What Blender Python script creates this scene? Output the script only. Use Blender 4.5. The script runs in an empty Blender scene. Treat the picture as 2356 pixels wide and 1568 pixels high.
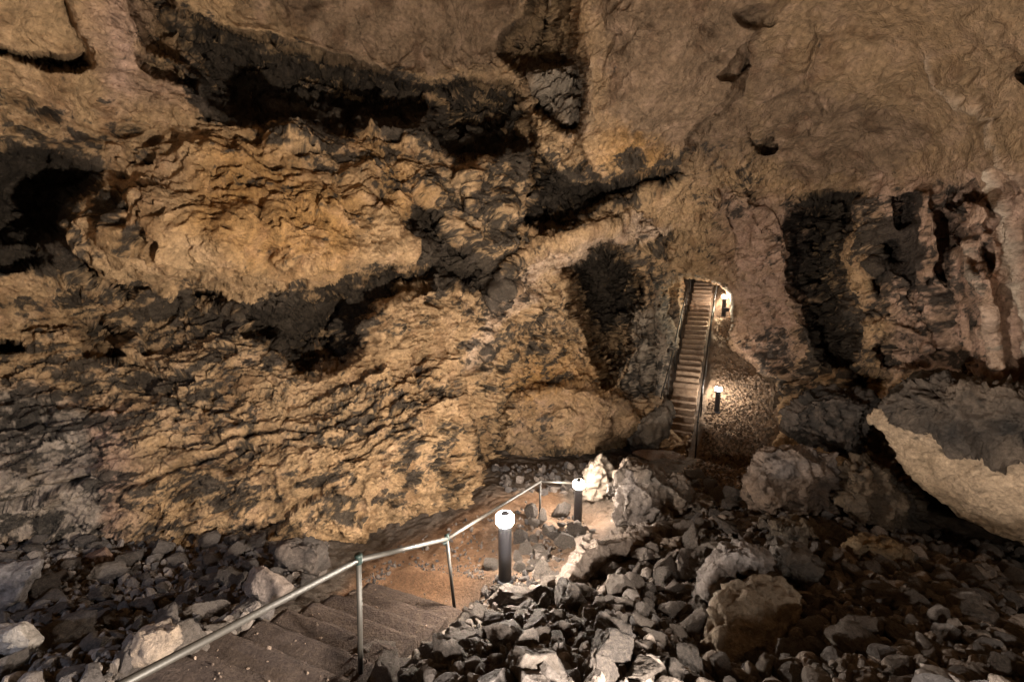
import bpy, bmesh, math, random
import numpy as np
from mathutils import Vector, Matrix, Euler
sc = bpy.context.scene
C = sc.collection
R = math.radians
# ---------------------------------------------------------------- camera, world, exposure
CZ = 5.5                                   # eye height above the lowest ground
PITCH = R(9.0)
cam = bpy.data.cameras.new('camera'); cam.sensor_width = 36; cam.lens = 15.0
cam.clip_start = 0.05; cam.clip_end = 300
co = bpy.data.objects.new('camera', cam); C.objects.link(co)
co.location = (0, 0, CZ); co.rotation_euler = (R(90) - PITCH, 0, 0)
sc.camera = co
w = bpy.data.worlds.new('World'); sc.world = w; w.use_nodes = True
w.node_tree.nodes['Background'].inputs[0].default_value = (.004, .0035, .003, 1)
sc.view_settings.view_transform = 'Standard'; sc.view_settings.look = 'None'
sc.view_settings.exposure = 1.18; sc.view_settings.gamma = 1
sc.cycles.use_denoising = True
sc.cycles.max_bounces = 6; sc.cycles.diffuse_bounces = 4
LAMP = 680.0                               # radiance of the bollard heads
LAMP_RGB = (1.0, .88, .75)
# ---------------------------------------------------------------- pixel <-> world helpers (photo grid 2356 x 1568)
F, CX, CY = 981.67, 1178.0, 784.0
ct, st = math.cos(PITCH), math.sin(PITCH)
def VD(px, py, D):
    """point seen at (px,py) with depth D along the optical axis"""
    u = (px - CX) / F; v = -(py - CY) / F
    return Vector((u * D, (ct + v * st) * D, CZ + (-st + v * ct) * D))
def VY(px, py, Y):
    u = (px - CX) / F; v = -(py - CY) / F
    return VD(px, py, Y / (ct + v * st))
def project(P):
    x = P[..., 0]; y = P[..., 1]; z = P[..., 2] - CZ
    D = y * ct - z * st; Up = y * st + z * ct
    Ds = np.where(D > .05, D, 1e9)
    px = np.where(D > .05, CX + F * x / Ds, -9999.); py = np.where(D > .05, CY - F * Up / Ds, -9999.)
    return px, py, D
# ---------------------------------------------------------------- numpy noise
_r = np.random.RandomState(7)
PERM = _r.permutation(256).astype(np.int32); PERM = np.concatenate([PERM, PERM, PERM])
_g = _r.normal(size=(256, 3)); _g /= np.linalg.norm(_g, axis=1)[:, None]; GR = _g.astype(np.float32)
def gn(P, s=1.0, seed=0):
    P = np.asarray(P, np.float32) * np.float32(s) + np.float32(seed * 17.31 + 100)
    I = np.floor(P).astype(np.int32); f = P - I; I &= 255
    u = f * f * f * (f * (f * 6 - 15) + 10)
    out = 0
    for dx in (0, 1):
        wx = u[:, 0] if dx else 1 - u[:, 0]
        a = PERM[(I[:, 0] + dx) & 255]
        for dy in (0, 1):
            wy = u[:, 1] if dy else 1 - u[:, 1]
            b = PERM[(a + I[:, 1] + dy) & 255]
            for dz in (0, 1):
                wz = u[:, 2] if dz else 1 - u[:, 2]
                g = GR[PERM[(b + I[:, 2] + dz) & 255]]
                out = out + wx * wy * wz * (g[:, 0] * (f[:, 0] - dx) + g[:, 1] * (f[:, 1] - dy) + g[:, 2] * (f[:, 2] - dz))
    return out * 1.6                        # about -1..1
def fbm(P, s, seed, n=4, g=.5):
    o = 0; a = 1; t = 0
    for i in range(n):
        o = o + a * gn(P, s * 2.03 ** i, seed + i); t += a; a *= g
    return o / t * 1.3
def billow(P, s, seed, n=3, g=.5):
    o = 0; a = 1; t = 0
    for i in range(n):
        o = o + a * np.abs(gn(P, s * 2.1 ** i, seed + i)); t += a; a *= g
    return o / t * 2
def worley(P, s, seed, two=False):
    P = np.asarray(P, np.float32) * np.float32(s) + np.float32(seed * 3.7 + 50)
    I = np.floor(P).astype(np.int32); f = P - I
    rs = np.random.RandomState(seed + 11); J = rs.rand(256, 3).astype(np.float32)
    d1 = np.full(len(P), 9., np.float32); d2 = d1.copy()
    for dx in (-1, 0, 1):
        a = PERM[(I[:, 0] + dx) & 255]
        for dy in (-1, 0, 1):
            b = PERM[(a + ((I[:, 1] + dy) & 255))]
            for dz in (-1, 0, 1):
                q = J[PERM[b + ((I[:, 2] + dz) & 255)]] + np.array([dx, dy, dz], np.float32) - f
                d = (q * q).sum(1)
                if two: d2 = np.minimum(d2, np.maximum(d, d1))
                d1 = np.minimum(d1, d)
    return (np.sqrt(d1), np.sqrt(d2)) if two else np.sqrt(d1)
def cells(P, s, seed):
    """nearest-cell distance gap and a random number per cell"""
    P = np.asarray(P, np.float32) * np.float32(s) + np.float32(seed * 3.7 + 50)
    I = np.floor(P).astype(np.int32); f = P - I
    rs = np.random.RandomState(seed + 11); J = rs.rand(256, 3).astype(np.float32); RV = rs.rand(256).astype(np.float32)
    d1 = np.full(len(P), 9., np.float32); d2 = d1.copy(); rv = d1 * 0
    for dx in (-1, 0, 1):
        a = PERM[(I[:, 0] + dx) & 255]
        for dy in (-1, 0, 1):
            b = PERM[(a + ((I[:, 1] + dy) & 255))]
            for dz in (-1, 0, 1):
                h_ = PERM[b + ((I[:, 2] + dz) & 255)]
                q = J[h_] + np.array([dx, dy, dz], np.float32) - f
                d = (q * q).sum(1); d2 = np.minimum(d2, np.maximum(d, d1)); m_ = d < d1
                rv = np.where(m_, RV[h_], rv); d1 = np.minimum(d1, d)
    return np.sqrt(d2) - np.sqrt(d1), rv
def facets(P, s, seed, tilt=1.0):
    """broken rock: every cell is a plane with its own tilt and offset (about -.5..5)"""
    P = np.asarray(P, np.float32) * np.float32(s) + np.float32(seed * 3.7 + 50)
    I = np.floor(P).astype(np.int32); f = P - I
    rs = np.random.RandomState(seed + 11); J = rs.rand(256, 3).astype(np.float32)
    T = rs.normal(size=(256, 3)).astype(np.float32) * .45 * tilt; O = rs.uniform(-.35, .35, 256).astype(np.float32)
    d1 = np.full(len(P), 9., np.float32); val = d1 * 0
    for dx in (-1, 0, 1):
        a = PERM[(I[:, 0] + dx) & 255]
        for dy in (-1, 0, 1):
            b = PERM[(a + ((I[:, 1] + dy) & 255))]
            for dz in (-1, 0, 1):
                h_ = PERM[b + ((I[:, 2] + dz) & 255)]
                q = J[h_] + np.array([dx, dy, dz], np.float32) - f
                d = (q * q).sum(1); m_ = d < d1
                val = np.where(m_, (q * T[h_]).sum(1) + O[h_], val); d1 = np.minimum(d1, d)
    return val
def sstep(a, b, x):
    t = np.clip((x - a) / (b - a), 0, 1); return t * t * (3 - 2 * t)
def poly_sd(px, py, poly):
    """signed distance in grid pixels, positive inside"""
    poly = np.array(poly, float); d = np.full(px.shape, 1e9); ins = np.zeros(px.shape, bool)
    for (x0, y0), (x1, y1) in zip(poly, np.roll(poly, -1, 0)):
        ex, ey = x1 - x0, y1 - y0
        t = np.clip(((px - x0) * ex + (py - y0) * ey) / (ex * ex + ey * ey + 1e-9), 0, 1)
        d = np.minimum(d, (px - x0 - t * ex) ** 2 + (py - y0 - t * ey) ** 2)
        c = ((y0 > py) != (y1 > py)) & (px < (x1 - x0) * (py - y0) / (y1 - y0 + 1e-12) + x0)
        ins ^= c
    d = np.sqrt(d); return np.where(ins, d, -d)
def poly_mask(px, py, poly, soft):
    p = np.array(poly, float); m = 3 * soft + 5
    sel = (px > p[:, 0].min() - m) & (px < p[:, 0].max() + m) & (py > p[:, 1].min() - m) & (py < p[:, 1].max() + m)
    out = np.zeros(px.shape)
    if sel.any(): out[sel] = sstep(-soft, soft, poly_sd(px[sel], py[sel], poly))
    return out
def line_dist(px, py, pts):
    d = np.full(px.shape, 1e9)
    for (x0, y0), (x1, y1) in zip(pts[:-1], pts[1:]):
        ex, ey = x1 - x0, y1 - y0
        t = np.clip(((px - x0) * ex + (py - y0) * ey) / (ex * ex + ey * ey + 1e-9), 0, 1)
        d = np.minimum(d, (px - x0 - t * ex) ** 2 + (py - y0 - t * ey) ** 2)
    return np.sqrt(d)
class RBF:
    def __init__(s, X, y, c=.03, lam=1e-4):
        s.X = np.array(X, float); s.c = c; y = np.array(y, float); n = len(y)
        A = s.k(s.X); A += np.eye(n) * lam
        M = np.zeros((n + 1, n + 1)); M[:n, :n] = A; M[:n, n] = 1; M[n, :n] = 1
        s.w = np.linalg.solve(M, np.append(y, 0))
    def k(s, Q):
        d2 = np.maximum(((Q ** 2).sum(1)[:, None] + (s.X ** 2).sum(1)[None] - 2 * Q @ s.X.T), 0)
        return -np.sqrt(d2 + s.c ** 2)
    def __call__(s, Q):
        o = np.empty(len(Q))
        for i in range(0, len(Q), 50000): o[i:i + 50000] = s.k(Q[i:i + 50000]) @ s.w[:-1] + s.w[-1]
        return o
# ---------------------------------------------------------------- object helpers
def tag(o, label=None, cat=None, group=None, kind=None):
    if label: o['label'] = label
    if cat: o['category'] = cat
    if group: o['group'] = group
    if kind: o['kind'] = kind
    return o
def empty(name, loc=(0, 0, 0), rz=0):
    o = bpy.data.objects.new(name, None); C.objects.link(o); o.location = loc; o.rotation_euler = (0, 0, rz)
    o.empty_display_size = .1; return o
def mesh_np(name, V, Fc, mat, parent=None, smooth=True, tint=None):
    me = bpy.data.meshes.new(name); V = np.asarray(V, np.float32); Fc = np.asarray(Fc, np.int32)
    k = Fc.shape[1]
    me.vertices.add(len(V)); me.vertices.foreach_set('co', V.ravel())
    me.loops.add(Fc.size); me.loops.foreach_set('vertex_index', Fc.ravel())
    me.polygons.add(len(Fc)); me.polygons.foreach_set('loop_start', np.arange(len(Fc), dtype=np.int32) * k)
    me.polygons.foreach_set('loop_total', np.full(len(Fc), k, np.int32))
    me.polygons.foreach_set('use_smooth', np.full(len(Fc), smooth))
    me.update(); me.validate()
    if tint is not None:
        a = me.attributes.new('tint', 'FLOAT_COLOR', 'POINT')
        c = np.ones((len(V), 4), np.float32); c[:, :3] = tint; a.data.foreach_set('color', c.ravel())
    if mat: me.materials.append(mat)
    o = bpy.data.objects.new(name, me); C.objects.link(o)
    if parent: o.parent = parent
    return o
def obj_bm(name, bm, mat, parent=None, smooth=True):
    me = bpy.data.meshes.new(name); bmesh.ops.recalc_face_normals(bm, faces=bm.faces); bm.to_mesh(me); bm.free()
    for p in me.polygons: p.use_smooth = smooth
    me.materials.append(mat); o = bpy.data.objects.new(name, me); C.objects.link(o)
    if parent: o.parent = parent
    return o
def lathe(bm, prof, n=32, cx=0, cy=0):
    rings = []
    for r, z in prof:
        rings.append([bm.verts.new((cx + r * math.cos(2 * math.pi * i / n), cy + r * math.sin(2 * math.pi * i / n), z)) for i in range(n)])
    for a, b in zip(rings[:-1], rings[1:]):
        for i in range(n): bm.faces.new((a[i], a[(i + 1) % n], b[(i + 1) % n], b[i]))
    bm.faces.new(list(reversed(rings[0]))); bm.faces.new(rings[-1])
def tube(bm, pts, r, n=14, caps=True):
    pts = [Vector(p) for p in pts]; rings = []
    for i, p in enumerate(pts):
        a = (p - pts[i - 1]).normalized() if i else (pts[1] - p).normalized()
        b = (pts[i + 1] - p).normalized() if i < len(pts) - 1 else a
        t = (a + b).normalized(); ref = Vector((0, 0, 1)) if abs(t.z) < .95 else Vector((1, 0, 0))
        x = t.cross(ref).normalized(); y = x.cross(t).normalized()
        k = 1 / max(.5, math.cos(a.angle(b) / 2)) if a.angle(b) > .01 else 1
        rings.append([bm.verts.new(p + (x * math.cos(2 * math.pi * j / n) + y * math.sin(2 * math.pi * j / n)) * r) for j in range(n)])
    for a, b in zip(rings[:-1], rings[1:]):
        for j in range(n): bm.faces.new((a[j], a[(j + 1) % n], b[(j + 1) % n], b[j]))
    if caps: bm.faces.new(list(reversed(rings[0]))); bm.faces.new(rings[-1])
# ---------------------------------------------------------------- materials
def newmat(name):
    m = bpy.data.materials.new(name); m.use_nodes = True; nt = m.node_tree
    return m, nt, nt.nodes['Principled BSDF']
def simple(name, rgb, rough=.6, metal=0, bump=0, bscale=60, var=0):
    m, nt, b = newmat(name); L = nt.links.new
    b.inputs['Base Color'].default_value = (*rgb, 1); b.inputs['Roughness'].default_value = rough; b.inputs['Metallic'].default_value = metal
    if bump or var:
        tc = nt.nodes.new('ShaderNodeTexCoord'); n = nt.nodes.new('ShaderNodeTexNoise'); n.inputs['Scale'].default_value = bscale
        n.inputs['Detail'].default_value = 6; n.inputs['Roughness'].default_value = .65; L(tc.outputs['Object'], n.inputs['Vector'])
        if bump:
            bp = nt.nodes.new('ShaderNodeBump'); bp.inputs['Strength'].default_value = 1; bp.inputs['Distance'].default_value = bump
            L(n.outputs['Fac'], bp.inputs['Height']); L(bp.outputs['Normal'], b.inputs['Normal'])
        if var:
            mx = nt.nodes.new('ShaderNodeMix'); mx.data_type = 'RGBA'
            mx.inputs[6].default_value = (*[c * (1 - var) for c in rgb], 1); mx.inputs[7].default_value = (*[min(1, c * (1 + var)) for c in rgb], 1)
            rp = nt.nodes.new('ShaderNodeMapRange'); rp.inputs[1].default_value = .35; rp.inputs[2].default_value = .65
            L(n.outputs['Fac'], rp.inputs[0]); L(rp.outputs[0], mx.inputs[0]); L(mx.outputs[2], b.inputs['Base Color'])
    return m
def rockmat(name, mode='tint', rgb=(.2, .17, .14), rgb2=(.3, .24, .19), scale=1.0, rough=.85, bumpd=.02, speck=.5, spec=.2, crack=-.25, pitw=.25):
    m, nt, b = newmat(name); L = nt.links.new; N = nt.nodes.new
    b.inputs['Roughness'].default_value = rough; b.inputs['Specular IOR Level'].default_value = spec
    tc = N('ShaderNodeTexCoord'); vec = tc.outputs['Object']
    if mode == 'random':
        oi = N('ShaderNodeObjectInfo'); ad = N('ShaderNodeVectorMath'); ad.operation = 'ADD'
        sc_ = N('ShaderNodeVectorMath'); sc_.operation = 'SCALE'; cb = N('ShaderNodeCombineXYZ')
        for i in range(3): L(oi.outputs['Random'], cb.inputs[i])
        L(cb.outputs[0], sc_.inputs[0]); sc_.inputs['Scale'].default_value = 37
        L(vec, ad.inputs[0]); L(sc_.outputs[0], ad.inputs[1]); vec = ad.outputs[0]
    def noise(s, d=8, r=.6, dist=0):
        n = N('ShaderNodeTexNoise'); n.inputs['Scale'].default_value = s * scale; n.inputs['Detail'].default_value = d
        n.inputs['Roughness'].default_value = r; n.inputs['Distortion'].default_value = dist; L(vec, n.inputs['Vector']); return n.outputs['Fac']
    def ramp(x, a, c, lo=0, hi=1):
        r = N('ShaderNodeMapRange'); r.inputs[1].default_value = a; r.inputs[2].default_value = c; r.inputs[3].default_value = lo; r.inputs[4].default_value = hi
        L(x, r.inputs[0]); return r.outputs[0]
    def mix(f, a, c, bt='MIX'):
        x = N('ShaderNodeMix'); x.data_type = 'RGBA'; x.blend_type = bt
        if isinstance(f, float): x.inputs[0].default_value = f
        else: L(f, x.inputs[0])
        for s, v in ((6, a), (7, c)):
            if isinstance(v, tuple): x.inputs[s].default_value = (*v, 1)
            else: L(v, x.inputs[s])
        return x.outputs[2]
    n1 = noise(3.2, 10, .68, .15); n2 = noise(16, 8, .7); n3 = noise(60, 5, .7)
    if mode == 'tint':
        at = N('ShaderNodeAttribute'); at.attribute_name = 'tint'; col = at.outputs['Color']
    else:
        rr = N('ShaderNodeMapRange'); rr.inputs[3].default_value = -.25; rr.inputs[4].default_value = .25
        L(oi.outputs['Random'], rr.inputs[0]); ma = N('ShaderNodeMath'); ma.operation = 'ADD'; L(rr.outputs[0], ma.inputs[0]); L(ramp(n1, .3, .7), ma.inputs[1])
        ma.use_clamp = True; col = mix(ma.outputs[0], rgb, rgb2)
    m1 = ramp(n2, .25, .75, .45, 1.55); g = N('ShaderNodeCombineColor')
    for i in range(3): L(m1, g.inputs[i])
    col = mix(.85, col, g.outputs[0], 'MULTIPLY')
    pale = mix(ramp(n3, .60, .74, 0, speck), col, (.42, .35, .27)) if speck else col
    pit = ramp(n1, .36, .30, 0, .55)
    col2 = mix(pit, pale, (.035, .028, .022))
    L(col2, b.inputs['Base Color'])
    # relief: fine grain plus little cracks
    vo = N('ShaderNodeTexVoronoi'); vo.feature = 'DISTANCE_TO_EDGE'; vo.inputs['Scale'].default_value = 5.5 * scale
    wv = N('ShaderNodeVectorMath'); wv.operation = 'ADD'; nn = N('ShaderNodeTexNoise'); nn.inputs['Scale'].default_value = 4 * scale; nn.inputs['Detail'].default_value = 6
    L(vec, nn.inputs['Vector']); nw = N('ShaderNodeVectorMath'); nw.operation = 'SCALE'; nw.inputs['Scale'].default_value = .22 / scale; L(nn.outputs['Color'], nw.inputs[0]); L(vec, wv.inputs[0]); L(nw.outputs[0], wv.inputs[1]); L(wv.outputs[0], vo.inputs['Vector'])
    vp = N('ShaderNodeTexVoronoi'); vp.inputs['Scale'].default_value = 9 * scale; L(wv.outputs[0], vp.inputs['Vector'])
    vq = N('ShaderNodeTexVoronoi'); vq.inputs['Scale'].default_value = 23 * scale; L(wv.outputs[0], vq.inputs['Vector'])
    pm_ = N('ShaderNodeMath'); pm_.operation = 'MULTIPLY_ADD'; L(vq.outputs['Distance'], pm_.inputs[0]); pm_.inputs[1].default_value = pitw * .5
    pn_ = N('ShaderNodeMath'); pn_.operation = 'MULTIPLY'; L(vp.outputs['Distance'], pn_.inputs[0]); L(ramp(n1, .40, .58, 0, pitw * 1.6), pn_.inputs[1]); L(pn_.outputs[0], pm_.inputs[2])
    cr = ramp(vo.outputs['Distance'], 0, .02, crack, 0)
    s1 = N('ShaderNodeMath'); s1.operation = 'MULTIPLY_ADD'; L(n2, s1.inputs[0]); s1.inputs[1].default_value = 1.4; sx = N('ShaderNodeMath'); sx.operation = 'ADD'; L(cr, sx.inputs[0]); L(pm_.outputs[0], sx.inputs[1]); L(sx.outputs[0], s1.inputs[2])
    s2 = N('ShaderNodeMath'); s2.operation = 'MULTIPLY_ADD'; L(n3, s2.inputs[0]); s2.inputs[1].default_value = .45; L(s1.outputs[0], s2.inputs[2])
    bp = N('ShaderNodeBump'); bp.inputs['Distance'].default_value = bumpd; bp.inputs['Strength'].default_value = 1
    L(s2.outputs[0], bp.inputs['Height']); L(bp.outputs['Normal'], b.inputs['Normal'])
    return m
M_rock = rockmat('cave_limestone', bumpd=.034, crack=-.06, pitw=.8)
M_boul = rockmat('boulder_limestone', bumpd=.03, speck=.35, scale=1.6)
M_ground = rockmat('cave_ground', bumpd=.02, speck=.3, scale=2.0, rough=.9)
M_loose = rockmat('loose_rock', 'random', (.072, .061, .056), (.215, .178, .150), scale=2.2, bumpd=.06, speck=.5)
M_small = rockmat('rubble_stone', 'tint', scale=3, bumpd=.012, speck=.3)
M_step = rockmat('trodden_concrete', 'random', (.048, .034, .028), (.092, .066, .051), scale=2.2, rough=.9, bumpd=.022, speck=.12)
M_step2 = rockmat('stone_tread', 'random', (.17, .12, .085), (.30, .21, .14), scale=2.2, rough=.85, bumpd=.02, speck=.25)
M_steel = simple('galvanised_steel', (.034, .030, .025), .55, .3, .0006, 90, .18)
M_green = simple('dark_green_fitting', (.003, .011, .009), .5, 0, .001, 80)
M_black = simple('black_bollard_paint', (.022, .022, .026), .55, 0, .0008, 70, .3)
m, nt, b = newmat('lamp_glass'); M_lamp = m
b.inputs['Base Color'].default_value = (.8, .8, .8, 1); b.inputs['Emission Color'].default_value = (*LAMP_RGB, 1); b.inputs['Emission Strength'].default_value = LAMP

# ---------------------------------------------------------------- GROUND (height sheet)
# (x, y, forward distance Y) of points of the ground as seen in the photo
G = [(0, 1250, 5.5), (0, 1568, 2.7), (120, 1400, 4.2), (300, 1250, 6.0), (300, 1420, 3.95), (150, 1500, 3.3), (450, 1380, 4.6), (540, 1250, 6.1), (720, 1240, 6.6), (600, 1340, 5.0),
     (700, 1380, 4.45), (860, 1250, 6.8), (960, 1290, 5.9), (1000, 1220, 7.0), (1100, 1135, 8.6), (1200, 1092, 10.0), (1250, 1160, 8.2), (1310, 1075, 11.0), (1400, 1060, 11.5),
     (1500, 1045, 12.2), (1220, 1200, 7.4), (1100, 1290, 5.9), (1200, 1340, 5.0), (1100, 1360, 5.0), (1100, 1430, 4.15), (1000, 1500, 3.3), (1300, 1568, 2.6), (1700, 1568, 2.9), (1730, 1500, 3.3), (1730, 1380, 3.95), (2356, 1568, 2.3), (2100, 1480, 2.9),
     (1500, 1400, 3.9), (1400, 1270, 5.7), (1320, 1205, 7.7), (1300, 1280, 5.9), (1480, 1180, 7.4), (1600, 1120, 8.8), (1620, 1060, 11.2), (1660, 1010, 12.4), (1720, 950, 13.6), (1760, 870, 14.2),
     (1700, 800, 17.3), (1655, 745, 19.0), (1500, 1500, 3.0), (1600, 1240, 6.0), (1750, 1250, 5.6), (1900, 1200, 6.6), (1800, 1090, 8.8), (2000, 1300, 4.6), (2000, 1180, 7.2),
     (2250, 1350, 4.5), (2350, 1310, 5.6), (2200, 1270, 7.2), (1850, 1400, 3.8), (2150, 1400, 3.6)]
gp, gz = [], []
def gadd(x, y, z): gp.append((x, y)); gz.append(z)
for a in G:
    p = VY(*a); gadd(p.x, p.y, p.z)
# bollard feet
BOL = [(1162, 1335, 4.98), (1329, 1205, 7.85), (1649, 948, 14.2), (1664, 727, 18.9)]
BOLP = [VY(*a) for a in BOL]
for p in BOLP:
    for dx, dy in ((0, 0), (.2, 0), (-.2, 0), (0, .2)): gadd(p.x + dx, p.y + dy, p.z - .01)
# near flight: e along the step edge, d down the flight
NS0 = np.array([-2.5, 3.01]); NSe = np.array([.937, -.35]); NSd = np.array([.35, .937]); NSz = CZ - 2.98
for k in range(0, 8, 2):
    for s in (-.3, .5, 1.35):
        q = NS0 + NSe * s + NSd * (.32 * k); gadd(q[0], q[1], NSz - .16 * k - .1 - (.1 if s > 1 else 0))
for q, z in (((-2.6, 1.6), -3.05), ((-1.2, 1.3), -2.95), ((-3.5, 0), -2.7), ((0, 0.6), -2.2), ((0, -3), -1.6), ((-4, -3), -2), ((4, -3), -2), ((3, 0), -2.2), ((-7, 0), -2.6), ((7, 0), -2.4), ((0, -8), -1), ((-8, -8), -1), ((8, -8), -1), ((-12, 6), -3.5), ((13, 6), -4), ((9, 9), -5.2), ((-10, 12), -5), ((0, 20), -5.3), ((-5, 20), -5.3)):
    gadd(q[0], q[1], CZ + z)
# far flight
FS0 = VY(1557, 1030, 12.7); FS1 = VY(1622, 650, 21.0)
fd = Vector((FS1.x - FS0.x, FS1.y - FS0.y)); FL = fd.length; fd.normalize(); fe = Vector((fd.y, -fd.x)); NF = 31
for t in np.linspace(-.02, 1.15, 9):
    for s in (-.9, 0, .9, 1.6):
        q = Vector((FS0.x, FS0.y)) + fd * (FL * t) + fe * s
        gadd(q.x, q.y, FS0.z + (FS1.z - FS0.z) * t - .12 - (.12 if s > 1 else 0))
gx = np.array(gp)
GRB = RBF(gx, gz, c=.35, lam=.05)
def ground_raw(x, y):
    sh = x.shape; x = x.ravel(); y = y.ravel(); z = GRB(np.stack([x, y], 1))
    P = np.stack([x, y, z * 0], 1)
    z += .10 * fbm(P, .9, 5, 3) + .05 * billow(P, 3.0, 9, 2) + .018 * fbm(P, 9, 12, 3) + .008 * fbm(P, 40, 14, 2)
    # under the steps the sheet is cut down
    rx, ry = x - NS0[0], y - NS0[1]; s = rx * NSe[0] + ry * NSe[1]; t = rx * NSd[0] + ry * NSd[1]
    out = np.hypot(np.maximum(np.maximum(-.15 - s, s - 1.15), 0), np.maximum(np.maximum(-1.7 - t, t - 2.56), 0))
    top = NSz - .16 * np.ceil(np.clip(t, 0, 2.5) / .32) - .07 + out * .9
    z = np.minimum(z, np.where(out < 1, top, 1e9))
    rx, ry = x - FS0.x, y - FS0.y; s = rx * fe.x + ry * fe.y; t = rx * fd.x + ry * fd.y
    out = np.hypot(np.maximum(np.abs(s) - .55, 0), np.maximum(np.maximum(-.1 - t, t - FL - .4), 0))
    top = FS0.z + (FS1.z - FS0.z) * np.clip(t / FL, 0, 1) - .22 + out * 1.0
    z = np.minimum(z, np.where(out < 1.2, top, 1e9))
    return z.reshape(sh)
GX = np.concatenate([np.arange(-16, -7, .1), np.arange(-7, 6, .03), np.arange(6, 11, .035), np.arange(11, 17, .1)])
GY = np.concatenate([np.arange(-10, 1, .12), np.arange(1, 9, .03), np.arange(9, 16, .045), np.arange(16, 27, .08)])
xx, yy = np.meshgrid(GX, GY)
ZZ = ground_raw(xx, yy)
def ground(x, y):
    x = np.atleast_1d(np.asarray(x, float)); y = np.atleast_1d(np.asarray(y, float))
    i = np.clip(np.searchsorted(GX, x) - 1, 0, len(GX) - 2); j = np.clip(np.searchsorted(GY, y) - 1, 0, len(GY) - 2)
    a = (x - GX[i]) / (GX[i + 1] - GX[i]); b_ = (y - GY[j]) / (GY[j + 1] - GY[j])
    return (ZZ[j, i] * (1 - a) + ZZ[j, i + 1] * a) * (1 - b_) + (ZZ[j + 1, i] * (1 - a) + ZZ[j + 1, i + 1] * a) * b_
GP = np.stack([xx.ravel(), yy.ravel(), ZZ.ravel()], 1)
px, py, _ = project(GP)
wob = 14 * fbm(GP, 1.6, 31, 3)
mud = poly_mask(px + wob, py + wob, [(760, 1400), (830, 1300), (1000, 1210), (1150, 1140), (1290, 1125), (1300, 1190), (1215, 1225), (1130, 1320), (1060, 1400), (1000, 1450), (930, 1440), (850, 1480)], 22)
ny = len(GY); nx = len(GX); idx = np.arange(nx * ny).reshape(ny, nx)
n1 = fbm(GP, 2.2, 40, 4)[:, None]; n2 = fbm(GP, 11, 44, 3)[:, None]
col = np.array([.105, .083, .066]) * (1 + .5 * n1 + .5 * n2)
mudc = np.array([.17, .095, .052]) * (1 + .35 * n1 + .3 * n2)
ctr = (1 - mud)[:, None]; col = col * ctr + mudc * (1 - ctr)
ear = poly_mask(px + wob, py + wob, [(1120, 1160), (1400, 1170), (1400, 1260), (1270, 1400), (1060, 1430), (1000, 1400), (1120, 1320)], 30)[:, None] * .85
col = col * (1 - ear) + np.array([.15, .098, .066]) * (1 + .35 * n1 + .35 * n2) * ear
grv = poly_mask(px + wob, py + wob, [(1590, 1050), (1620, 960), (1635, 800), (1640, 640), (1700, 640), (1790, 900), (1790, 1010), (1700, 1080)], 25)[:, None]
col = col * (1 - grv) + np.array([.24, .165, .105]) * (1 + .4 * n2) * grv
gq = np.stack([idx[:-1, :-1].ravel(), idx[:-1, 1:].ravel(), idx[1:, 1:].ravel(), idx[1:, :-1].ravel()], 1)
o = mesh_np('cave_floor', GP, gq, M_ground, tint=np.clip(col, .01, .9)); tag(o, 'stony brown earth floor of the cave', None, None, 'structure')

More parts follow.
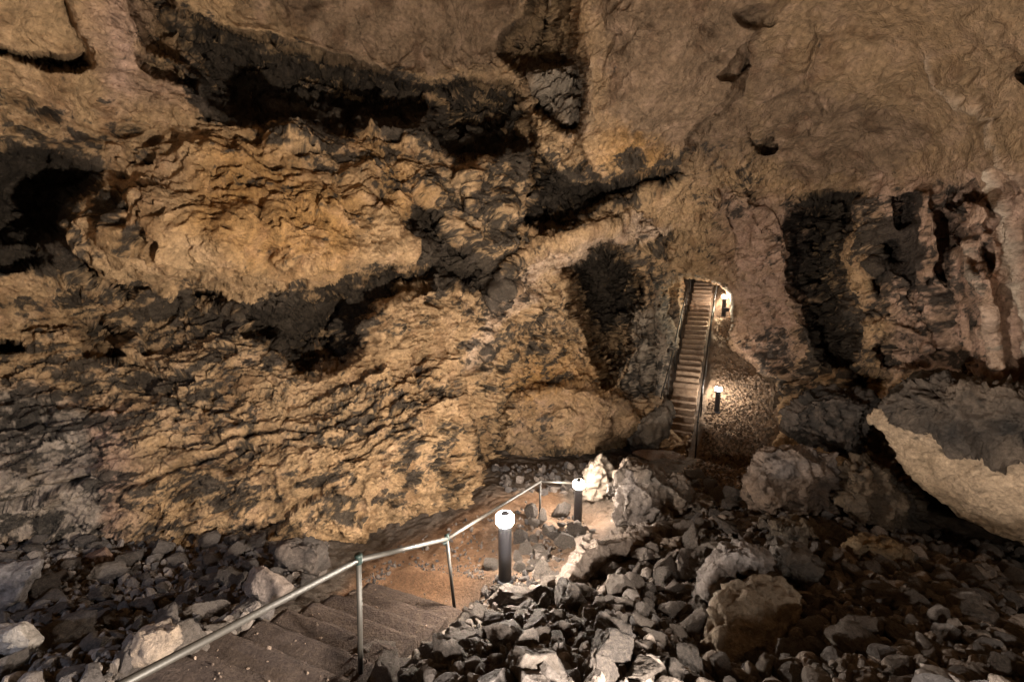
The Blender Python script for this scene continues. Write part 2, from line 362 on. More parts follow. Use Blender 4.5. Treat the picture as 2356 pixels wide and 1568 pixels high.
# ---------------------------------------------------------------- CAVE SHELL (walls and ceiling)
SH = [(0, 1240, 5.9), (250, 1240, 6.4), (540, 1235, 6.9), (850, 1225, 7.6), (1000, 1190, 8.3), (1100, 1130, 9.3), (0, 1400, 6), (500, 1400, 7), (1000, 1400, 8.5), (1400, 1300, 11), (2000, 1400, 9),
      (0, 1120, 5.6), (300, 1130, 6.3), (600, 1100, 6.9), (880, 1080, 7.6),
      (0, 1000, 5.9), (300, 1000, 6.6), (600, 1000, 7.2), (900, 950, 8.2), (1040, 960, 9.0),
      (0, 800, 6.4), (200, 800, 6.9), (450, 800, 7.5), (620, 900, 7.7), (650, 820, 8.1), (850, 830, 8.6), (1000, 760, 9.3), (450, 720, 7.9), (200, 680, 7.2),
      (0, 640, 6.1), (250, 590, 6.3), (500, 600, 6.4), (750, 580, 7.2), (900, 500, 7.9), (600, 400, 6.8), (300, 350, 6.3), (0, 300, 5.3), (150, 200, 5.5), (0, 0, 4.6), (250, 100, 5.8), (480, 420, 6.4),
      (700, 330, 7.3), (950, 320, 8.4), (1150, 430, 9.5), (1050, 600, 9.4), (560, 40, 7.0), (700, 40, 7.3), (1000, 60, 8.2), (900, 150, 8.6), (1230, 20, 8.6), (1100, 150, 9.3), (800, 240, 8.4),
      (1450, 50, 6.9), (1450, 200, 7.9), (1450, 350, 9.0), (1560, 380, 9.4), (1700, 100, 6.9), (1700, 300, 8.4), (1800, 200, 7.4), (1620, 450, 10),
      (1230, 620, 10.6), (1400, 530, 10.6), (1560, 520, 11.2), (1450, 480, 10.6), (1200, 750, 10.8), (1150, 650, 10.2), (1300, 760, 11.6),
      (1110, 800, 10.2), (1110, 1000, 10.8), (1250, 900, 11.6), (1400, 880, 12.0), (1300, 1000, 11.5), (1480, 950, 12.6), (1150, 1080, 11.5), (1300, 1070, 12.3), (1450, 1060, 12.8),
      (1480, 800, 12.8), (1490, 700, 13.2), (1540, 860, 14.5), (1600, 590, 13.5), (1530, 600, 13.4), (1680, 620, 12.8), (1700, 500, 11.8), (1800, 600, 11.2), (1750, 750, 12.9), (1800, 850, 12.6), (1850, 850, 11.8), (1690, 720, 14.0), (1690, 790, 14.8),
      (1900, 500, 9.8), (2050, 500, 8.2), (2050, 700, 8.4), (2000, 850, 9.2), (2150, 800, 7.5), (2250, 600, 6.4), (2356, 500, 5.6), (2356, 900, 6.2), (2150, 350, 7.2), (2356, 200, 5.0), (2000, 200, 7.0), (1850, 50, 6.2), (2100, 50, 5.6), (2356, 0, 4.5),
      (2100, 1050, 8.6), (2356, 1250, 7.5), (1950, 1000, 10.5), (2250, 1250, 8.6),
      (-700, 300, 3.6), (-700, 1000, 4.2), (0, -500, 3.8), (1178, -700, 5.2), (2356, -500, 3.8), (3000, 300, 3.6), (3000, 1000, 4.3)]
dirs, lr = [], []
for x, y, D in SH:
    v = VD(x, y, 1.0) - Vector((0, 0, CZ)); dirs.append(v.normalized()); lr.append(math.log(D * v.length))
for v, r in (((-1, -.3, 0), 6), ((-1, -1, 0), 8), ((0, -1, 0), 9), ((1, -1, 0), 8), ((1, -.2, 0), 6), ((0, 0, 1), 5.5), ((0, -1, 1), 7), ((-1, 0, 1), 6), ((1, 0, 1), 6), ((0, 0, -1), 6), ((1, 0, -1), 6), ((-1, 0, -1), 6), ((0, -1, -1), 6), ((0, 1, -1.6), 10)):
    dirs.append(Vector(v).normalized()); lr.append(math.log(r))
SRB = RBF([tuple(d) for d in dirs], lr, c=.05, lam=.003)
azd = np.arctan(np.linspace(-1.5, 1.5, 1220))
az = np.concatenate([np.linspace(-math.pi, azd[0], 70)[:-1], azd, np.linspace(azd[-1], math.pi, 70)[1:]])
te = np.linspace(-.50, .84, 720)
el = np.concatenate([np.linspace(-1.4, math.atan(te[0]), 24)[:-1], np.arctan(te), np.linspace(math.atan(te[-1]), 1.565, 26)[1:]])
A, E = np.meshgrid(az, el)
# directions in the frame tilted like the photographer's view, then put upright
dc = np.stack([np.sin(A) * np.cos(E), np.cos(A) * np.cos(E), np.sin(E)], -1)
dw = np.stack([dc[..., 0], dc[..., 1] * ct + dc[..., 2] * st, -dc[..., 1] * st + dc[..., 2] * ct], -1).reshape(-1, 3)
lnr = SRB(dw)
P0 = dw * np.exp(lnr)[:, None]; P0[:, 2] += CZ
px, py, Dp = project(P0)
wx = 18 * fbm(P0, 1.1, 3, 5, .6) + 6 * fbm(P0, 6, 13, 3); wy = 18 * fbm(P0, 1.1, 23, 5, .6) + 6 * fbm(P0, 6, 33, 3)
qx, qy = px + wx, py + wy
REC = [  # recesses: outline, depth factor exponent (or ('abs', D)), edge softness
    ([(285, -80), (300, 30), (335, 110), (430, 145), (470, 190), (475, 240), (525, 270), (595, 302), (635, 280), (710, 290), (745, 300), (800, 325), (818, 320), (836, 287), (876, 295), (941, 293), (986, 250), (998, 295), (1021, 340), (1049, 375), (1101, 370), (1136, 372), (1171, 332), (1214, 342), (1219, 380), (1209, 450), (1236, 440), (1244, 350), (1226, 250), (1215, 215), (1170, 190), (1096, 185), (991, 190), (926, 182), (851, 155), (776, 132), (700, 115), (620, 90), (520, 65), (400, 15), (385, -80)], .25, 11),
    ([(310, 120), (400, 150), (455, 185), (450, 210), (355, 185), (320, 150)], .22, 8),
    ([(1306, -60), (1310, 10), (1326, 75), (1338, 155), (1346, 225), (1336, 295), (1301, 308), (1256, 280), (1226, 250), (1200, 180), (1150, 130), (1160, 75), (1200, 40), (1240, -60)], .27, 11),
    ([(1241, 350), (1236, 450), (1201, 520), (1251, 537), (1321, 522), (1386, 487), (1476, 447), (1556, 420), (1574, 388), (1500, 385), (1380, 412), (1300, 415)], .30, 9),
    ([(935, 440), (976, 470), (1041, 545), (1116, 612), (1156, 645), (1101, 690), (1026, 655), (991, 560), (926, 510)], .16, 14),
    ([(690, 650), (776, 614), (841, 602), (1001, 612), (991, 660), (876, 705), (820, 750), (840, 800), (795, 852), (720, 862), (670, 850), (620, 800), (560, 755), (560, 705), (640, 705)], .26, 16),
    ([(430, 650), (560, 640), (670, 655), (665, 700), (560, 720), (450, 690)], .12, 12),
    ([(-40, 325), (65, 340), (130, 345), (165, 365), (250, 395), (210, 450), (165, 480), (150, 540), (80, 560), (-40, 545)], .25, 14),
    ([(-40, 560), (100, 560), (130, 600), (60, 625), (-40, 610)], .14, 9),
    ([(180, 745), (240, 735), (300, 770), (280, 830), (200, 820)], .16, 8),
    ([(150, 570), (200, 590), (280, 650), (330, 660), (290, 690), (200, 640)], .12, 9),
    ([(-40, 775), (35, 778), (75, 792), (60, 812), (-40, 805)], .25, 5),
    ([(-40, 95), (35, 118), (100, 122), (190, 122), (208, 150), (165, 162), (100, 156), (30, 135), (-40, 120)], .30, 7),
    ([(1275, 610), (1340, 565), (1401, 535), (1430, 550), (1462, 600), (1475, 640), (1468, 690), (1455, 740), (1450, 800), (1430, 860), (1390, 900), (1345, 800), (1318, 720), (1305, 665)], .40, 14),
    ([(1838, 465), (1903, 440), (1978, 450), (1983, 500), (1950, 540), (1935, 600), (1953, 675), (1943, 725), (1975, 760), (1960, 850), (1900, 840), (1860, 745), (1820, 660), (1818, 575), (1826, 490)], .24, 17),
    ([(2008, 560), (2058, 553), (2070, 600), (2033, 604)], .12, 7),
    ([(2050, 455), (2105, 450), (2108, 500), (2070, 520)], .12, 8),
    ([(1722, 310), (1745, 330), (1785, 315), (1790, 345), (1755, 355), (1725, 345)], .10, 5),
    ([(1665, 180), (1715, 105), (1728, 150), (1700, 185)], .08, 6),
    ([(2103, 1104), (2178, 1150), (2278, 1220), (2400, 1240), (2400, 1360), (2250, 1330), (2120, 1250)], .3, 15),
    ([(1110, 1035), (1160, 1045), (1300, 1052), (1400, 1040), (1470, 1020), (1440, 1075), (1340, 1095), (1150, 1100)], .14, 8),
    ([(2010, 800), (2050, 770), (2120, 780), (2130, 830), (2040, 850)], .08, 9),
    ([(2190, 440), (2240, 425), (2255, 455), (2215, 500), (2215, 560), (2190, 545), (2178, 480)], .14, 7),
    ([(2262, 560), (2292, 580), (2286, 622), (2262, 602)], .08, 5), ([(2160, 480), (2185, 500), (2197, 640), (2170, 645)], .10, 9),
    ([(2290, 880), (2400, 930), (2400, 1010), (2280, 940)], .12, 12), ([(1960, 830), (2050, 850), (2015, 930), (1950, 905)], .14, 12), ([(1985, 640), (2040, 620), (2030, 680)], .08, 8),
    ([(2330, 170), (2400, 150), (2400, 185), (2345, 190)], .08, 5), ([(1690, 30), (1790, 10), (1780, 50), (1720, 60)], .06, 8),
]
REC.append(([(1044, 850), (1062, 909), (1084, 984), (1106, 1064), (1131, 1109), (1155, 1135), (1170, 1400), (1500, 1400), (1500, 700), (1200, 760)], .09, 9))
BUL = [
    ([(1150, 1010), (1165, 945), (1220, 895), (1290, 880), (1370, 900), (1440, 940), (1480, 975), (1440, 1010), (1380, 1030), (1290, 1042), (1200, 1060)], -.085, 15),
    ([(1315, -80), (1332, 75), (1348, 225), (1340, 300), (1345, 360), (1390, 425), (1480, 430), (1572, 392), (1590, 320), (1700, 215), (1725, 100), (1860, -80)], -.10, 16),
    ([(1140, 690), (1190, 610), (1290, 560), (1395, 535), (1440, 560), (1475, 620), (1530, 600), (1545, 560), (1450, 500), (1350, 510), (1230, 560), (1130, 640)], -.06, 14),
    ([(2185, 480), (2215, 455), (2262, 470), (2280, 500), (2260, 525), (2228, 538), (2195, 520)], -.14, 8),
    ([(2108, 440), (2150, 430), (2168, 600), (2130, 650), (2105, 560)], -.06, 12), ([(2230, 600), (2290, 640), (2305, 900), (2240, 870)], -.07, 14), ([(2010, 610), (2075, 620), (2110, 720), (2040, 740)], -.05, 14), ([(1895, 470), (1940, 470), (1935, 540), (1905, 560)], -.09, 9),
    ([(2215, 560), (2290, 520), (2310, 640), (2290, 760), (2230, 700)], -.06, 16),
    ([(1650, 480), (1700, 440), (1760, 470), (1830, 560), (1815, 640), (1760, 660), (1690, 650), (1655, 600)], -.07, 22),
    ([(1060, 380), (1100, 375), (1175, 340), (1214, 345), (1217, 400), (1200, 480), (1150, 510), (1080, 480)], -.05, 14),
    ([(150, -60), (200, 90), (215, 160), (330, 180), (470, 212), (460, 180), (330, 120), (295, 30), (285, -60)], -.06, 12),
    ([(240, 440), (450, 430), (560, 500), (520, 600), (350, 620), (250, 560)], -.05, 35),
    ([(640, 500), (900, 480), (940, 560), (850, 600), (650, 620)], -.05, 30),
    ([(1975, 740), (2110, 740), (2140, 800), (2080, 850), (1990, 850)], -.06, 18),
]
k = np.zeros(len(P0))
nearn = np.zeros(len(P0))
recm = np.zeros(len(P0))
for pg, kk, sf in REC:
    mk = poly_mask(qx, qy, pg, sf)
    if kk > .1:
        pp = np.array(pg, float); inner = sstep(0, 70, np.where(mk > .4, np.nan_to_num(poly_sd(qx, qy, pg)) if mk.any() else 0, 0))
        k = np.maximum(k, kk * (.62 * mk + .5 * inner))
    else: k = np.maximum(k, kk * mk)
    recm = np.maximum(recm, mk if kk > .1 else 0)
for pg, kk, sf in BUL: k = k + kk * poly_mask(qx, qy, pg, sf)
lnr = lnr + k
def absd(pg, D, sf, wk=.35):
    global lnr
    m_ = poly_mask(px + wx * wk, py + wy * wk, pg, sf)
    rr = np.sqrt(1 + ((px - CX) / F) ** 2 + ((py - CY) / F) ** 2)
    lnr = lnr * (1 - m_) + np.log(D * np.clip(rr, 1, 3)) * m_
# passage with the far flight
absd([(1520, 656), (1551, 634), (1594, 640), (1655, 660), (1673, 681), (1676, 750), (1668, 790), (1690, 900), (1560, 1000), (1515, 945), (1535, 870), (1552, 790), (1524, 720)], 18.0, 17, .8)
absd([(1572, 636), (1655, 655), (1676, 678), (1678, 750), (1664, 800), (1660, 900), (1560, 900), (1566, 780), (1572, 700)], 24, 9, .45)
# the gravel slope runs far back on the right of the flight
absd([(1640, 770), (1690, 815), (1745, 850), (1782, 890), (1775, 940), (1785, 990), (1740, 1100), (1590, 1120), (1590, 850)], 18.5, 13, .9)
# grey block in the upper hole
absd([(1199, 178), (1276, 152), (1331, 155), (1340, 280), (1301, 303), (1250, 225)], 9.9, 9)
# calcite seams on the right wall
RID = [([(2290, 395), (2275, 440), (2300, 480), (2308, 540), (2318, 620), (2330, 700), (2345, 760), (2356, 800), (2380, 850)], 9, .16),
       ([(2130, 140), (2150, 190), (2210, 240), (2280, 270), (2290, 330), (2320, 390), (2356, 420)], 7, .06),
       ([(2225, 560), (2240, 640), (2280, 720), (2285, 830)], 12, .10),
       ([(1180, 700), (1230, 650), (1270, 600), (1335, 552), (1400, 520), (1445, 545), (1480, 605), (1488, 660), (1475, 720), (1466, 790)], 17, .10), ([(1300, 640), (1230, 700), (1150, 790), (1090, 850)], 18, .10), ([(1150, 560), (1260, 520), (1400, 470), (1540, 440), (1640, 360)], 22, .12),
       ([(1150, 680), (1250, 600), (1390, 530), (1440, 500)], 12, .08),
       ([(2115, 600), (2125, 700), (2135, 800)], 16, .14), ([(2190, 590), (2200, 700), (2210, 820)], 15, .14), ([(2262, 540), (2268, 680), (2290, 860)], 13, .12), ([(1990, 470), (2000, 560), (1985, 660)], 14, .12),
       ([(1040, 700), (1020, 790), (1045, 860), (1060, 950)], 9, .08)]
CRK = [([(0, 1150), (60, 1132), (140, 1112), (205, 1098), (255, 1112), (330, 1112), (440, 1062), (560, 1024), (700, 1004)], 5, .22), ([(0, 990), (15, 985), (100, 966), (200, 962), (262, 905)], 5, .2),
       ([(475, 1032), (575, 992), (645, 984), (740, 992), (805, 950)], 5, .2), ([(105, 1258), (165, 1243), (280, 1246), (400, 1212), (565, 1162), (640, 1150)], 5, .18),
       ([(170, 540), (215, 600), (260, 645), (330, 652), (400, 690), (470, 725), (520, 742), (565, 765)], 8, .32), ([(1024, 780), (1034, 850), (1052, 910), (1074, 990)], 5, .2),
       ([(250, 800), (330, 830), (400, 880), (420, 950)], 5, .16), ([(620, 880), (660, 930), (640, 990)], 5, .14), ([(850, 960), (930, 900), (990, 880)], 5, .16), ([(700, 1080), (800, 1050), (900, 1000), (960, 980)], 5, .14),
       ([(480, 640), (560, 632), (660, 650), (700, 640)], 5, .2), ([(1700, 860), (1800, 880), (1900, 860)], 6, .15), ([(1610, 330), (1600, 400), (1560, 450)], 5, .12), ([(840, 300), (860, 350), (930, 400), (945, 440)], 5, .12),
       ([(1850, 60), (1880, 110), (1860, 180), (1900, 240)], 6, .12), ([(2240, 290), (2310, 265), (2318, 230)], 4, .12), ([(2140, 640), (2170, 700), (2200, 760)], 6, .14), ([(1215, 330), (1222, 420), (1210, 500)], 6, .2)]
calc = np.zeros(len(P0)); ridge = np.zeros(len(P0))
for pts, wd, am in CRK:
    d = line_dist(px + wx * .7, py + wy * .7, pts); ridge -= am * np.exp(-(d / wd) ** 2)
    d = line_dist(px + wx * .7, py + wy * .7 + wd * 2.6, pts); ridge += .45 * am * np.exp(-(d / (wd * 1.8)) ** 2)
for i, (pts, wd, am) in enumerate(RID):
    d = line_dist(px + wx * .8, py + wy * .8, pts); g_ = np.exp(-(d / wd) ** 2)
    ridge += am * g_
    if i < 3: calc = np.maximum(calc, g_ * (.9 if i == 0 else .3))
P0 = dw * np.exp(lnr)[:, None]; P0[:, 2] += CZ
nr, nc = A.shape
def normals(P):
    G_ = P.reshape(nr, nc, 3); a = np.gradient(G_, axis=1); b_ = np.gradient(G_, axis=0)
    n = np.cross(a, b_).reshape(-1, 3); n /= np.linalg.norm(n, axis=1)[:, None] + 1e-9
    return n
def blur(X, n):
    X = X.reshape(nr, nc, -1).copy()
    for _ in range(n):
        X[1:-1] = (X[:-2] + 2 * X[1:-1] + X[2:]) / 4; X[:, 1:-1] = (X[:, :-2] + 2 * X[:, 1:-1] + X[:, 2:]) / 4
    return X.reshape(nr * nc, -1)
Nn = blur(normals(P0), 6); Nn /= np.linalg.norm(Nn, axis=1)[:, None] + 1e-9
sgn = np.sign((Nn * -dw).sum(1)); Nn *= np.where(sgn == 0, 1, sgn)[:, None]      # toward the open cave
Nn = Nn * .75 - dw * .25; Nn /= np.linalg.norm(Nn, axis=1)[:, None]
# zones of rock character
def zone(pg, sf): return poly_mask(px + 3 * wx, py + 3 * wy, pg, sf)
strata = zone([(-300, 640), (200, 640), (420, 690), (640, 800), (800, 860), (1000, 760), (1060, 900), (1150, 1150), (1150, 1500), (-300, 1500)], 45)
lumpy = zone([(-300, 250), (200, 200), (480, 230), (800, 300), (1220, 330), (1230, 500), (1180, 680), (1000, 760), (700, 640), (300, 640), (-300, 620)], 50)
smooth = np.clip(zone([(-300, -300), (280, -300), (200, 100), (-300, 100)], 30) + zone([(1330, -300), (2700, -300), (2700, 380), (2300, 420), (1850, 420), (1600, 330), (1350, 300)], 40)
                 + zone([(1165, 955), (1220, 905), (1290, 890), (1370, 910), (1440, 950), (1470, 985), (1400, 1025), (1290, 1040), (1190, 1050)], 12)
                 + zone([(400, -300), (1200, -300), (1150, 130), (900, 170), (600, 80)], 25), 0, 1)
folds = np.clip(zone([(1640, 420), (1830, 430), (1840, 700), (1900, 880), (1700, 850), (1660, 700)], 25) + zone([(2020, 420), (2300, 420), (2700, 380), (2700, 950), (2150, 900), (2050, 700)], 40)
                + zone([(1300, 620), (1500, 620), (1560, 800), (1480, 960), (1400, 860)], 25), 0, 1)
Pw = P0 + .25 * np.stack([gn(P0, 1.1, 60), gn(P0, 1.1, 61), gn(P0, 1.1, 62)], 1)
big = fbm(Pw, .55, 70, 2)
lump1 = 1 - worley(Pw, 1.25, 3) * 1.25
lump2 = 1 - worley(Pw * np.array([1, 1, 1.35]), 3.3, 5) * 1.25
lump3 = .5 - billow(Pw, 5.0, 80, 2)
w1, w2 = worley(Pw * np.array([1, 1, 1.8]), 2.0, 8, True)
slabn = gn(np.floor(worley(Pw * np.array([1, 1, 1.8]), 2.0, 8) * 0 + 0)[:, None] + Pw, .9, 21)
crack = np.exp(-((w2 - w1) / .07) ** 2)
# bedding planes rising to the right
bn = np.array([-.30, .18, .93]); bn /= np.linalg.norm(bn)
h = Pw @ bn + .16 * fbm(P0, .8, 90, 3)
def saw(h, p, seed, sharp=.22):
    t = h / p + .35 * gn(P0, .5 / p, seed); t = t - np.floor(t)
    return np.where(t < sharp, t / sharp, 1 - (t - sharp) / (1 - sharp)) - .5
Pl = Pw - bn * (Pw @ bn)[:, None] * .0; Pb = Pl + bn * (Pw @ bn)[:, None] * 2.6       # stretched along the beds
ga, ca = cells(Pw + bn * (Pw @ bn)[:, None] * .8, .85, 51); gb, cb_ = cells(Pw + bn * (Pw @ bn)[:, None] * 1.4 + .12 * np.stack([gn(P0, 4, 63), gn(P0, 4, 64), gn(P0, 4, 65)], 1), 2.3, 53)
gc_, cc_ = cells(Pw + bn * (Pw @ bn)[:, None] * .9, 6.0, 54)
h = h + .35 * ca
bedn = fbm(Pb, 1.5, 95, 4)
flake = fbm(Pb * np.array([1, 1, 1.2]), 5.0, 99, 4)
# upright folds of flowstone
Pf = Pw * np.array([1, 1, .22]); fold = billow(Pf, 1.6, 110, 3); fold2 = billow(Pf, 4.5, 115, 2)
fine = fbm(P0, 8, 120, 4, .65); grain = fbm(P0, 26, 125, 2); rid = fbm(Pw * np.array([1, 1, 1.5]), 4.2, 128, 4, .6)
brk = sstep(-.15, .3, gn(P0, 1.7, 47))
rest = np.clip(1 - strata - lumpy - smooth - folds, 0, 1)
rgh = sstep(-.30, .35, fbm(P0, .75, 44, 3)); rg = .12 + 1.0 * rgh
wp = worley(Pw * np.array([1, 1, 1.7]), 2.3, 31); pits = sstep(-.10, .25, gn(P0, .8, 41)) * sstep(.45, .10, wp)
wq = worley(Pw * np.array([1, 1, 1.5]), 5.5, 33); pits2 = sstep(0, .3, gn(P0, 1.4, 43)) * sstep(.42, .12, wq)
zsaw = saw(Pw[:, 2] + .3 * Pw[:, 0] * .3, .55, 12, .3)
disp = .20 * big
disp += lumpy * (.26 * lump1 + .10 * lump2 * rg + (.13 * brk + .03) * zsaw + .07 * brk * saw(Pw[:, 2] - .25 * Pw[:, 0], .27, 15, .3) - .20 * pits - .10 * pits2 + .05 * rid * rg + .035 * flake * rg + .02 * fine)
Wf = P0 + .10 * np.stack([fbm(P0, 2.5, 63, 3), fbm(P0, 2.5, 64, 3), fbm(P0, 2.5, 65, 3)], 1)
Wb = Wf + bn * (Wf @ bn)[:, None] * 1.2
fa = facets(Wb, .75, 61); fb = facets(Wb, 1.9, 62); fc = facets(Wb, 4.6, 63); fd_ = facets(Wf, 9.5, 64)
fe_ = facets(Wf * np.array([1, 1, 1.3]), 1.3, 66); ff = facets(Wf * np.array([1, 1, 1.3]), 3.3, 67)
smod = sstep(-.1, .45, gn(P0, .9, 71))
disp += lumpy * (.24 * lump1 + .11 * lump2 * rg + .10 * fe_ * rgh + .08 * ff - .24 * pits - .13 * pits2 + .03 * rid * rg + .015 * flake * rg + .02 * fine + .028 * fd_)
disp += strata * (.07 * smod * saw(h, .55, 5) + .36 * fa + .21 * fb + .09 * fc * rg + .03 * fd_ + .06 * bedn + .03 * flake + .015 * rid + .02 * fine + .02 * fd_ + .06 * lump2 * (1 - rgh) - .12 * pits - .06 * sstep(.05, 0, gb))
und = fbm(P0 * np.array([1, 1, .8]), 1.1, 133, 4, .55)
disp += smooth * (.20 * und + .14 * fa + .12 * fe_ * rgh + .06 * ff * rgh * brk - .20 * pits * rgh - .06 * pits2 * rgh + .02 * fine * rgh + .02 * rid * rg)
disp += folds * (-.22 * fold - .08 * fold2 + .08 * fe_ + .05 * ff + .06 * bedn + .03 * rid * rg - .14 * pits + .02 * fine)
disp += rest * (.12 * fa + .16 * fb + .09 * fc + .03 * fd_ + .18 * lump1 + .08 * lump2 + .04 * flake * rg - .16 * pits - .08 * pits2 + .025 * fine)
disp += recm * (.35 * fa + .28 * fb + .12 * fc + .12 * lump1)
facing = np.abs((Nn * dw).sum(1))
fm = facing.reshape(nr, nc).copy()
for _ in range(3):
    fm[1:-1] = np.minimum(fm[1:-1], np.minimum(fm[:-2], fm[2:])); fm[:, 1:-1] = np.minimum(fm[:, 1:-1], np.minimum(fm[:, :-2], fm[:, 2:]))
for _ in range(3):
    fm[1:-1] = np.minimum(fm[1:-1], np.minimum(fm[:-2], fm[2:])); fm[:, 1:-1] = np.minimum(fm[:, 1:-1], np.minimum(fm[:, :-2], fm[:, 2:]))
fm = blur(fm.reshape(-1, 1), 8)[:, 0]
disp *= .12 + .88 * sstep(.25, .72, fm)
disp += .009 * grain * rg + ridge
inframe = sstep(1.6, 1.1, np.abs(px - CX) / 1178)
P = P0 + Nn * (disp * np.clip(Dp / 8, .75, 1.5))[:, None]
# ---- colours: tan limestone, ochre clay, pale calcite, patchy black crust, recess shade painted in
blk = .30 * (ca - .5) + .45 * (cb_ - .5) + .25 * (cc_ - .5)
def colour_rock(P, Nup, px, py, wx, wy, strata, lumpy, smooth, folds, recm, calc, bedn, flake):
    n0 = fbm(P, .7, 200, 4)[:, None]; n1 = fbm(P, 3.1, 205, 4)[:, None]; n2 = fbm(P, 12, 210, 3)[:, None]
    tan = np.array([.36, .235, .125]); och = np.array([.33, .18, .062]); pink = np.array([.33, .215, .16]); brn = np.array([.17, .112, .068]); gry = np.array([.26, .22, .175])
    def pm(pgs, sf, k=2.0):
        o = np.zeros(len(P))
        for pg in pgs: o = np.maximum(o, poly_mask(px + k * wx, py + k * wy, pg, sf))
        return o[:, None]
    c = tan * (1 + 0 * n0)
    mo = .95 * np.clip(pm([[(480, 330), (600, 300), (700, 420), (850, 470), (800, 600), (560, 620), (430, 520)], [(840, 330), (1000, 470), (900, 520)], [(1150, 860), (1300, 800), (1400, 900), (1200, 960)], [(1400, 250), (1560, 300), (1500, 380), (1400, 370)]], 60) * .9 + .35 * n0, 0, 1)
    c = c * (1 - mo) + och * mo
    mb = np.clip(pm([[(1380, -100), (1740, -100), (1720, 300), (1600, 400), (1420, 250)], [(560, -100), (1260, -100), (1150, 180), (800, 140)], [(1750, 150), (2100, 300), (2000, 430), (1800, 400)]], 60) * .9 + .3 * n1 + .62 * smooth[:, None] * (px > 380)[:, None], 0, 1)
    c = c * (1 - mb) + brn * mb
    mp = np.clip(pm([[(1640, 440), (1850, 470), (1850, 880), (1700, 850)], [(2000, 420), (2500, 380), (2500, 950), (2050, 850)], [(180, -100), (290, -100), (330, 170), (470, 230), (250, 240)], [(-100, 900), (300, 950), (300, 1250), (-100, 1250)]], 50) * .8 + .3 * n1, 0, 1)
    c = c * (1 - mp) + pink * mp
    mg = np.clip(pm([[(1199, 178), (1276, 152), (1345, 155), (1346, 290), (1301, 303)], [(-100, 880), (200, 930), (250, 1250), (-100, 1250)], [(1450, 700), (1560, 700), (1570, 900), (1450, 930)]], 25) * .8, 0, 1)
    c = c * (1 - mg) + gry * mg
    mr = np.clip(pm([[(1130, 690), (1190, 615), (1290, 560), (1400, 525), (1450, 500), (1530, 500), (1530, 540), (1440, 545), (1400, 550), (1330, 585), (1250, 640), (1150, 740), (1090, 850), (1060, 840), (1100, 750)]], 16) * (.75 + .6 * n1), 0, 1); c = c * (1 - mr) + np.array([.43, .31, .22]) * mr
    c = c * (1 + .38 * n1 + .30 * n2)
    st = np.clip(fbm(P * np.array([1, 1, .3]), 2.2, 231, 4)[:, None] * 2.2 - .35, 0, .7); c = c * (1 - st) + c * np.array([.52, .45, .40]) * st
    # black crust speckle; the recess outlines also carry their shade as black colour
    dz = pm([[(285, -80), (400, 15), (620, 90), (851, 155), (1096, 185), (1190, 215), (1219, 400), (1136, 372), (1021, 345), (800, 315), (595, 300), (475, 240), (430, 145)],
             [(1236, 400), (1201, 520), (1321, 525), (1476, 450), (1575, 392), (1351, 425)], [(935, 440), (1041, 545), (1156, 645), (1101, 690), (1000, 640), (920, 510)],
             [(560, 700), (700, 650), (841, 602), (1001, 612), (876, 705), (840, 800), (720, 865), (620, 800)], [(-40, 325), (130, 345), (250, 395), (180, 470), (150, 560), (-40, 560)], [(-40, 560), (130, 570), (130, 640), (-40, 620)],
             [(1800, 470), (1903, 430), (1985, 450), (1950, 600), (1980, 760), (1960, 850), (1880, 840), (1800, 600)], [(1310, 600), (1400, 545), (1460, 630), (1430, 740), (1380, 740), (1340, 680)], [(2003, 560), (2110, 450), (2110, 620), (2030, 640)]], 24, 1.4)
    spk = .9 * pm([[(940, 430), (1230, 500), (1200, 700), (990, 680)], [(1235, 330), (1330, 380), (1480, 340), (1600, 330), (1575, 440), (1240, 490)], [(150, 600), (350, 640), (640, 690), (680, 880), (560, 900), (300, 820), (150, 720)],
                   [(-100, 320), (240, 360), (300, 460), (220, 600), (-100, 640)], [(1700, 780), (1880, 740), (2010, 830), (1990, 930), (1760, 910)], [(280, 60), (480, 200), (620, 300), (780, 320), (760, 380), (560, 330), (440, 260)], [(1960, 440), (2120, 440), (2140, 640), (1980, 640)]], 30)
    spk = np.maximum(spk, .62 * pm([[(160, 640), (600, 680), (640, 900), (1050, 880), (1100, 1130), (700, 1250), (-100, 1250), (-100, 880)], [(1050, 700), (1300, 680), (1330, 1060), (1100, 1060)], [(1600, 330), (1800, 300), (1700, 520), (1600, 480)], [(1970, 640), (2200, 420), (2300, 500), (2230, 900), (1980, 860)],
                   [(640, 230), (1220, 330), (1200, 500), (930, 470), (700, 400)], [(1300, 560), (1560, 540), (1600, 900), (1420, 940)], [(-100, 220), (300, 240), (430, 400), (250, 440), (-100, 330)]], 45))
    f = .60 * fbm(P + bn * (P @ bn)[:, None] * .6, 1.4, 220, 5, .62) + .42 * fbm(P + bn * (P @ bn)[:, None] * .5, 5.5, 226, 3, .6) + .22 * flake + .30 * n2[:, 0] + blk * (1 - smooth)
    lev = -.47 + .90 * dz[:, 0] + .74 * spk[:, 0] - .15 * smooth + .25 * pits * (1 - smooth)  # recess shade and darker pits enter here along with the crust
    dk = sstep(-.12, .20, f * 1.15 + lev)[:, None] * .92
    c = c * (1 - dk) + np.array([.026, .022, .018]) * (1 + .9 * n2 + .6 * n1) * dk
    cc = np.clip(calc[:, None] * (1 + .5 * n1), 0, 1); c = c * (1 - cc) + np.array([.46, .37, .28]) * cc
    return np.clip(c, .008, .85)
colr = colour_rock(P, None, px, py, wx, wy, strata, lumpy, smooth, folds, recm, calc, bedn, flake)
idx = np.arange(nr * nc).reshape(nr, nc)
q = np.stack([idx[:-1, :-1].ravel(), idx[:-1, 1:].ravel(), idx[1:, 1:].ravel(), idx[1:, :-1].ravel()], 1)
